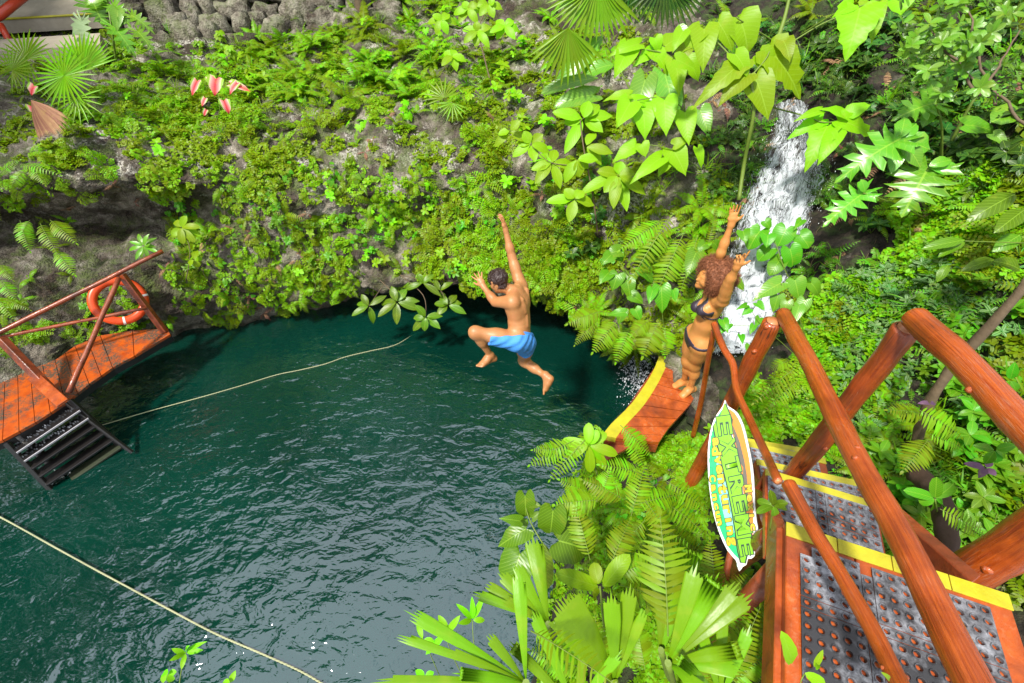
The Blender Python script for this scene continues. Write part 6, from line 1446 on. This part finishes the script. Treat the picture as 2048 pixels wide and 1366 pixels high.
plant('water_side_sprig', 'sprig with toothed leaves standing out against the bright water', 'plant', ['lime', 'stem'],
      star((945, 1240), [(922, 1212), (962, 1204), (970, 1240), (920, 1246), (946, 1206)], 6)+star((896, 1262), [(878, 1232), (912, 1242), (866, 1266), (846, 1314), (904, 1250)], 7)+star((846, 1280), [(834, 1240), (868, 1282), (832, 1290)], 6)+star((850, 1356), [(832, 1340), (866, 1344), (840, 1366)], 7), 2.6, [([(980, 1420, .2), (950, 1300, 0), (945, 1240, 0)], .003), ([(950, 1400, .2), (900, 1300, 0), (896, 1262, 0)], .003), ([(900, 1400, .2), (848, 1280, 0)], .003)], shape='oval')
plant('water_side_sprig', 'small bright sprig poking up at the bottom edge over the near rope', 'plant', ['lime', 'stem'],
      star((372, 1306), [(392, 1286), (402, 1300), (344, 1318), (346, 1300), (366, 1294), (362, 1336)], 5)+star((336, 1348), [(318, 1366), (352, 1344), (324, 1344), (346, 1366)], 7)+star((460, 1366), [(468, 1346), (444, 1362)], 6), 2.6, [([(350, 1440, .1), (362, 1345, 0), (372, 1306, 0)], .003), ([(350, 1440, .1), (336, 1348, 0)], .003)], shape='oval')
plant('sprig', 'small leafy sprig growing at the end of the crooked handrail', 'plant', ['mid', 'stem'], star((1546, 1012), [(1514, 1000), (1518, 1020), (1546, 988), (1580, 1014), (1552, 1034), (1566, 1004)], 8, 'oval'), 2.0, [([(1540, 1060, .1), (1546, 1012, 0)], .003)], shape='oval')
plant('sprig', 'bright pointed leaves at the bottom edge in front of the rubber mat', 'plant', ['lime', 'stem'], [(1562, 1262, 1594, 1338, 16, 'oval'), (1610, 1346, 1656, 1376, 12, 'oval'), (1628, 1334, 1646, 1304, 6, 'lance'), (1762, 1344, 1790, 1366, 5, 'lance'), (1632, 1340, 1640, 1320, 5)], 1.25, [([(1590, 1440, .1), (1600, 1370, 0), (1610, 1346, 0)], .002)], shape='oval')
plant('bromeliad', 'dark glossy rosette with strap leaves on bare rock above the life ring', 'plant', ['philo', 'stem'], star((287, 492), [(252, 500), (270, 518), (280, 516), (296, 514), (316, 504), (310, 474), (274, 466), (292, 468), (258, 482), (306, 490)], 4.2, 'lance'), 6.6, shape='lance')
plant('cliff_shrub', 'small shrub with drooping oval leaves on the cliff right of the deck', 'shrub', ['lime', 'twig'], star((362, 455), [(344, 470), (370, 432), (392, 450), (350, 440), (400, 470), (364, 486), (388, 482)], 7, 'oval')+star((388, 520), [(376, 530), (404, 516), (392, 500), (398, 534)], 6, 'oval'), 6.6, [([(372, 560, .2), (380, 500, 0), (362, 455, 0)], .006)], shape='oval')
plant('broad_leaf_plant', 'dark green seedling with wide leaves at the right edge beneath the striped plants', 'plant', ['mid', 'stem'], star((1870, 998), [(1822, 980), (1838, 1004), (1874, 960), (1912, 966), (1898, 1012), (1872, 1024)], 11, 'oval')+star((1990, 900), [(1950, 890), (2030, 890), (1996, 930), (1970, 930), (2020, 914)], 9)+star((2020, 760), [(1990, 790), (2040, 790), (2030, 730)], 9), 2.5, [([(1880, 1060, .2), (1870, 998, 0)], .005)])
plant('purple_leaf_plant', 'small purple leaved plant on bare soil at the right edge', 'plant', ['purple', 'stem'], star((1972, 936), [(1932, 926), (1992, 950), (1962, 950), (1982, 918)], 7)+star((1860, 808), [(1848, 802), (1872, 806)], 5), 2.6)
# top right shrub of little leaves with a bare twig
g = G(); rs = random.Random(11)
for _ in range(46):
    c = D(rs.uniform(1800, 2060), rs.uniform(-10, 190), rs.uniform(3.2, 3.9))
    if rs.random() < .4: c = D(rs.gauss(1900, 50), rs.gauss(80, 40), rs.uniform(3.2, 3.7))
    ax = V3((rs.uniform(-.6, .4), rs.uniform(-.9, 0), rs.uniform(.2, 1)))
    whorl(g, c, ax, 6, .085, .02, 'oval', (0, 50), .4); whorl(g, c-ax.normalized()*.04, ax, 5, .085, .02, 'oval', (-10, 30), .4)
root = thing('glossy_shrub', 'shrub of small glossy oval leaves in the top right corner', 'shrub', tuple(D(1900, 80, 3.6))); part('leaves', g, ['philo'], root)
g = G()
for a, b_ in (((2070, 262, 3.3), (1900, 118, 3.6)), ((1960, 190, 3.5), (1850, 40, 3.7)), ((1960, 190, 3.5), (2040, 60, 3.5)), ((1990, 210, 3.4), (1930, 10, 3.7))):
    P = log_pts(D(*a), D(*b_), 0, .06, 12, a[0]); g.tube(P, [.012*(1-.6*i/len(P)) for i in range(len(P))], 7, 0, True, .2)
part('branch', g, ['twig'], root)
root = thing('slender_tree', 'slender grey brown tree trunk leaning behind the upper log handrail', 'tree', tuple(D(1838, 862, 3.1)))
g = G(); P = smooth_path([D(1834, 880, 3.15), D(1852, 822, 3.0), D(1884, 762, 2.85), D(1920, 716, 2.75), D(1990, 640, 2.55), D(2060, 560, 2.4)], 7); g.tube(P, [.033-.01*i/len(P) for i in range(len(P))], 12, 0, True, .3, 4)
part('trunk', g, ['twig'], root)
g = G()
for c in (D(2120, 420, 2.6), D(2180, 300, 2.8)): whorl(g, c, UP, 9, .2, .05)
part('crown', g, ['mid'], root)
# rotten stump right
g = G(); P = smooth_path([D(1840, 950, 3.0), D(1880, 1010, 2.7), D(1895, 1075, 2.45), D(1890, 1130, 2.3)], 6); g.tube(P, [.06-.02*i/len(P) for i in range(len(P))], 14, 0, True, .6, 8)
solo('dead_log', g, ['rotten'], 'dark rotten log on leaf litter right of the stairs', 'log')
# hanging roots and twigs
g = G()
for _ in range(120):
    px, py = pick([(1380, 60, 1560, 300, 1), (1600, 330, 1800, 560, 1), (400, 300, 1000, 560, .4), (1230, 240, 1380, 420, .4), (1780, 120, 2000, 400, .5)]); h, n = cast(px, py)
    if h is None: continue
    p = h+n*.05; P = [p]
    for i in range(6): p = p+V3((rs.uniform(-.05, .05), rs.uniform(-.06, .02), -rs.uniform(.04, .12))); P.append(p)
    g.tube(P, .0035, 4, 0, False)
tag(solo('hanging_roots', g, ['twig'], kind='stuff'), 'thin dry roots and twigs hanging in the shaded undergrowth', 'roots')
# small overhang of stones: stone wall at the top and the old path
def stone_wall():
    root = thing('stone_wall', 'old rough stone wall along the top edge behind the ferns', 'wall', tuple(D(500, 60, 9.6))); g = G(); rs2 = random.Random(21)
    for row in range(8):
        px = 215
        while px < 780:
            w_ = rs2.uniform(26, 84); py = 90-row*30+rs2.uniform(-11, 11)-(px-215)*.04; t = 9.3+(px-215)*.0014-.0*row
            c = D(px+w_/2, py, t+row*.015); sx = w_/2*t/FPX*.93; sz = rs2.uniform(13, 24)*t/FPX*1.1; vs = []; fs = []; m, k = 7, 10; sd_ = rs2.uniform(0, 99)
            for i in range(m+1):
                th = math.pi*i/m
                for j in range(k):
                    ph = 2*math.pi*j/k; q = V3((math.sin(th)*math.cos(ph), math.sin(th)*math.sin(ph), math.cos(th)))
                    mx_ = max(abs(q.x), abs(q.y), abs(q.z)); q = q*(1+.5*(1/mx_-1)) ; q *= 1+.55*mn.noise(q*1.3+V3((sd_, 0, 0)))
                    vs.append(c+V3((q.x*sx, q.y*.16, q.z*sz)))
            for i in range(m):
                for j in range(k): fs.append((i*k+j, i*k+(j+1) % k, (i+1)*k+(j+1) % k, (i+1)*k+j))
            g.add(vs, fs, None, 0, True); px += w_
    part('stones', g, ['rock'], root)
stone_wall()
pr_ = thing('path_steps', 'worn concrete path steps with a yellow line in the top left corner', 'steps', tuple(D(60, 40, 9)))
for k, (y0, y1, t0, t1) in enumerate(((74, 100, 8.2, 7.9), (-14, 38, 9.1, 8.6))):
    g = G(); a, b, c, d = D(-80, y0+10, t0), D(200, y0-8, t0+.2), D(200, y1-10, t1+.2), D(-80, y1+6, t1)
    g.prism([a, b, c, d], V3((0, 0, -.22))); part('slab', g, ['concrete'], pr_)
    if k: g = G(); g.tube([c+UP*.006, d+UP*.006], .02, 6, 0); part('yellow_line', g, ['yellow'], pr_)
rr_ = thing('red_rail', 'glossy red pipe rail crossing the top left corner', 'railing', tuple(D(0, 40, 8.5)))
g = G(); g.tube([D(-60, 62, 8.2), D(0, 30, 8.3), D(52, -12, 8.5)], .075, 14, 0); part('pipe', g, ['redpipe'], rr_)
g = G(); g.tube([D(0, 48, 8.3), D(24, 92, 8.4)], .055, 12, 0); part('upright', g, ['redpipe'], rr_)
# ------------------------------------------------------------------ the forest standing round the sinkhole
def forest():
    rs3 = random.Random(33); V_, F_ = [], []
    g = G()
    spots = []
    for i in range(75): spots.append((rs3.uniform(-15, 9), rs3.uniform(12.0, 16), rs3.uniform(5.5, 18)))
    for i in range(55): spots.append((rs3.uniform(-16, -12.5), rs3.uniform(-3, 12), rs3.uniform(4, 16)))
    for i in range(18): spots.append((rs3.uniform(7.2, 10), rs3.uniform(-2, 11), rs3.uniform(5, 12)))
    for i in range(10): spots.append((rs3.uniform(-12, 8), rs3.uniform(-12, -9), rs3.uniform(3, 8)))
    for x, y, z in spots:
        r_ = rs3.uniform(1.3, 2.2)
        for k in range(170):
            o = V3((rs3.gauss(0, 1), rs3.gauss(0, 1), rs3.gauss(0, .8))); o = o.normalized()*r_*rs3.uniform(.5, 1)
            g.leaf(V3((x, y, z))+o, V3((rs3.uniform(-1, 1), rs3.uniform(-1, 1), rs3.uniform(-.8, .4))), V3((rs3.uniform(-.6, .6), rs3.uniform(-.6, .6), 1)), rs3.uniform(.35, .7), rs3.uniform(.12, .2), 'tiny', .4, .2)
        g.tube([V3((x, y, z)), V3((x+rs3.uniform(-.3, .3), y, 0))], .12, 6, 1, False)
    return tag(solo('forest', g, ['dark', 'twig'], kind='stuff'), 'dense forest crowns closing round the sinkhole', 'forest')
forest()

# more of the near foreground
ferns('long arching fern fronds in the shade left of the landing boards', [(1440, 1366, 1400, 1200, 40, .1), (1450, 1370, 1520, 1215, 38, .05), (1460, 1366, 1530, 1310, 30, 0), (1430, 1366, 1352, 1240, 36, .1), (1470, 1340, 1480, 1180, 34, .15)], 2.0, N=20)
ferns('fern fronds rising between the foreground palms', [(1180, 1330, 1130, 1220, 34, .1), (1170, 1340, 1060, 1300, 34, 0), (1200, 1340, 1190, 1230, 30, .1), (1290, 1340, 1270, 1240, 30, .1)], 2.1, N=20)
ferns('pale fern fronds behind the round leaf climber', [(1180, 1120, 1150, 1010, 32, .1), (1220, 1130, 1260, 1040, 32, .1), (1230, 1150, 1320, 1120, 32, .0), (1200, 1140, 1130, 1190, 28, 0), (1240, 1170, 1330, 1200, 30, 0)], 2.7, N=18)
ferns('ferns screening the beams under the landing behind the sign', [(1440, 1240, 1404, 1120, 34, .1), (1450, 1230, 1500, 1150, 34, .0), (1420, 1230, 1350, 1150, 32, .0), (1460, 1260, 1536, 1240, 30, 0), (1430, 1180, 1420, 1080, 28, .1)], 2.5, N=18)
fpalm('slender bladed palm leaf low at the bottom edge of the bank', (1150, 1420), [((1010, 1270), 12, 2, .1, .9), ((1060, 1200), 13, 3, .15, .85), ((960, 1330), 11, 2, .05, .9), ((1180, 1240), 12, 3, .1, .85), ((1250, 1290), 12, 3, .05, .85)], 1.75)
fpalm('slender bladed palm leaf beside the bottom of the landing boards', (1440, 1400), [((1400, 1230), 12, 3, .1, .85), ((1450, 1210), 12, 3, .15, .85), ((1510, 1240), 12, 3, .1, .85), ((1350, 1300), 11, 2, .0, .9)], 1.8)
EXPO = 0.52
# ------------------------------------------------------------------ light and view
CLOUD = 8.5
SUN_EL, SUN_AZ = 56, 220                               # azimuth clockwise from +Y
w = bpy.data.worlds.new("World"); scn.world = w; w.use_nodes = True
bg = w.node_tree.nodes['Background']; sky = w.node_tree.nodes.new('ShaderNodeTexSky'); sky.sky_type = 'NISHITA'
sky.sun_disc = False; sky.sun_elevation = R(SUN_EL); sky.sun_rotation = R(SUN_AZ); sky.dust_density = 4; sky.air_density = 1.2; sky.ozone_density = .6
wt = w.node_tree
tc = wt.nodes.new('ShaderNodeTexCoord'); cn = wt.nodes.new('ShaderNodeTexNoise'); cn.inputs['Scale'].default_value = 2.2; cn.inputs['Detail'].default_value = 5
wt.links.new(tc.outputs['Generated'], cn.inputs['Vector'])
cr2 = wt.nodes.new('ShaderNodeValToRGB'); cr2.color_ramp.elements[0].position = .28; cr2.color_ramp.elements[1].position = .44; wt.links.new(cn.outputs['Fac'], cr2.inputs[0])
mxw = wt.nodes.new('ShaderNodeMix'); mxw.data_type = 'RGBA'; wt.links.new(cr2.outputs[0], mxw.inputs[0]); wt.links.new(sky.outputs[0], mxw.inputs[6]); mxw.inputs[7].default_value = (CLOUD*.93, CLOUD*.97, CLOUD*1.05, 1)
wt.links.new(mxw.outputs[2], bg.inputs[0]); bg.inputs[1].default_value = .12
sl = bpy.data.lights.new('sun', 'SUN'); sl.energy = 4.6; sl.angle = R(5); sl.color = (1, .95, .86)
so = bpy.data.objects.new('sun', sl); COL.objects.link(so)
el, az = R(SUN_EL), R(SUN_AZ)
sd_ = V3((math.sin(az)*math.cos(el), math.cos(az)*math.cos(el), math.sin(el)))
so.rotation_euler = sd_.to_track_quat('Z', 'Y').to_euler(); so.location = sd_*20
vs_ = scn.view_settings; vs_.view_transform = 'Standard'; vs_.look = 'None'; vs_.gamma = 1; vs_.exposure = EXPO; vs_.use_curve_mapping = False
scn.cycles.use_denoising = True; scn.cycles.max_bounces = 6; scn.cycles.transparent_max_bounces = 6; scn.cycles.caustics_reflective = False; scn.cycles.caustics_refractive = False
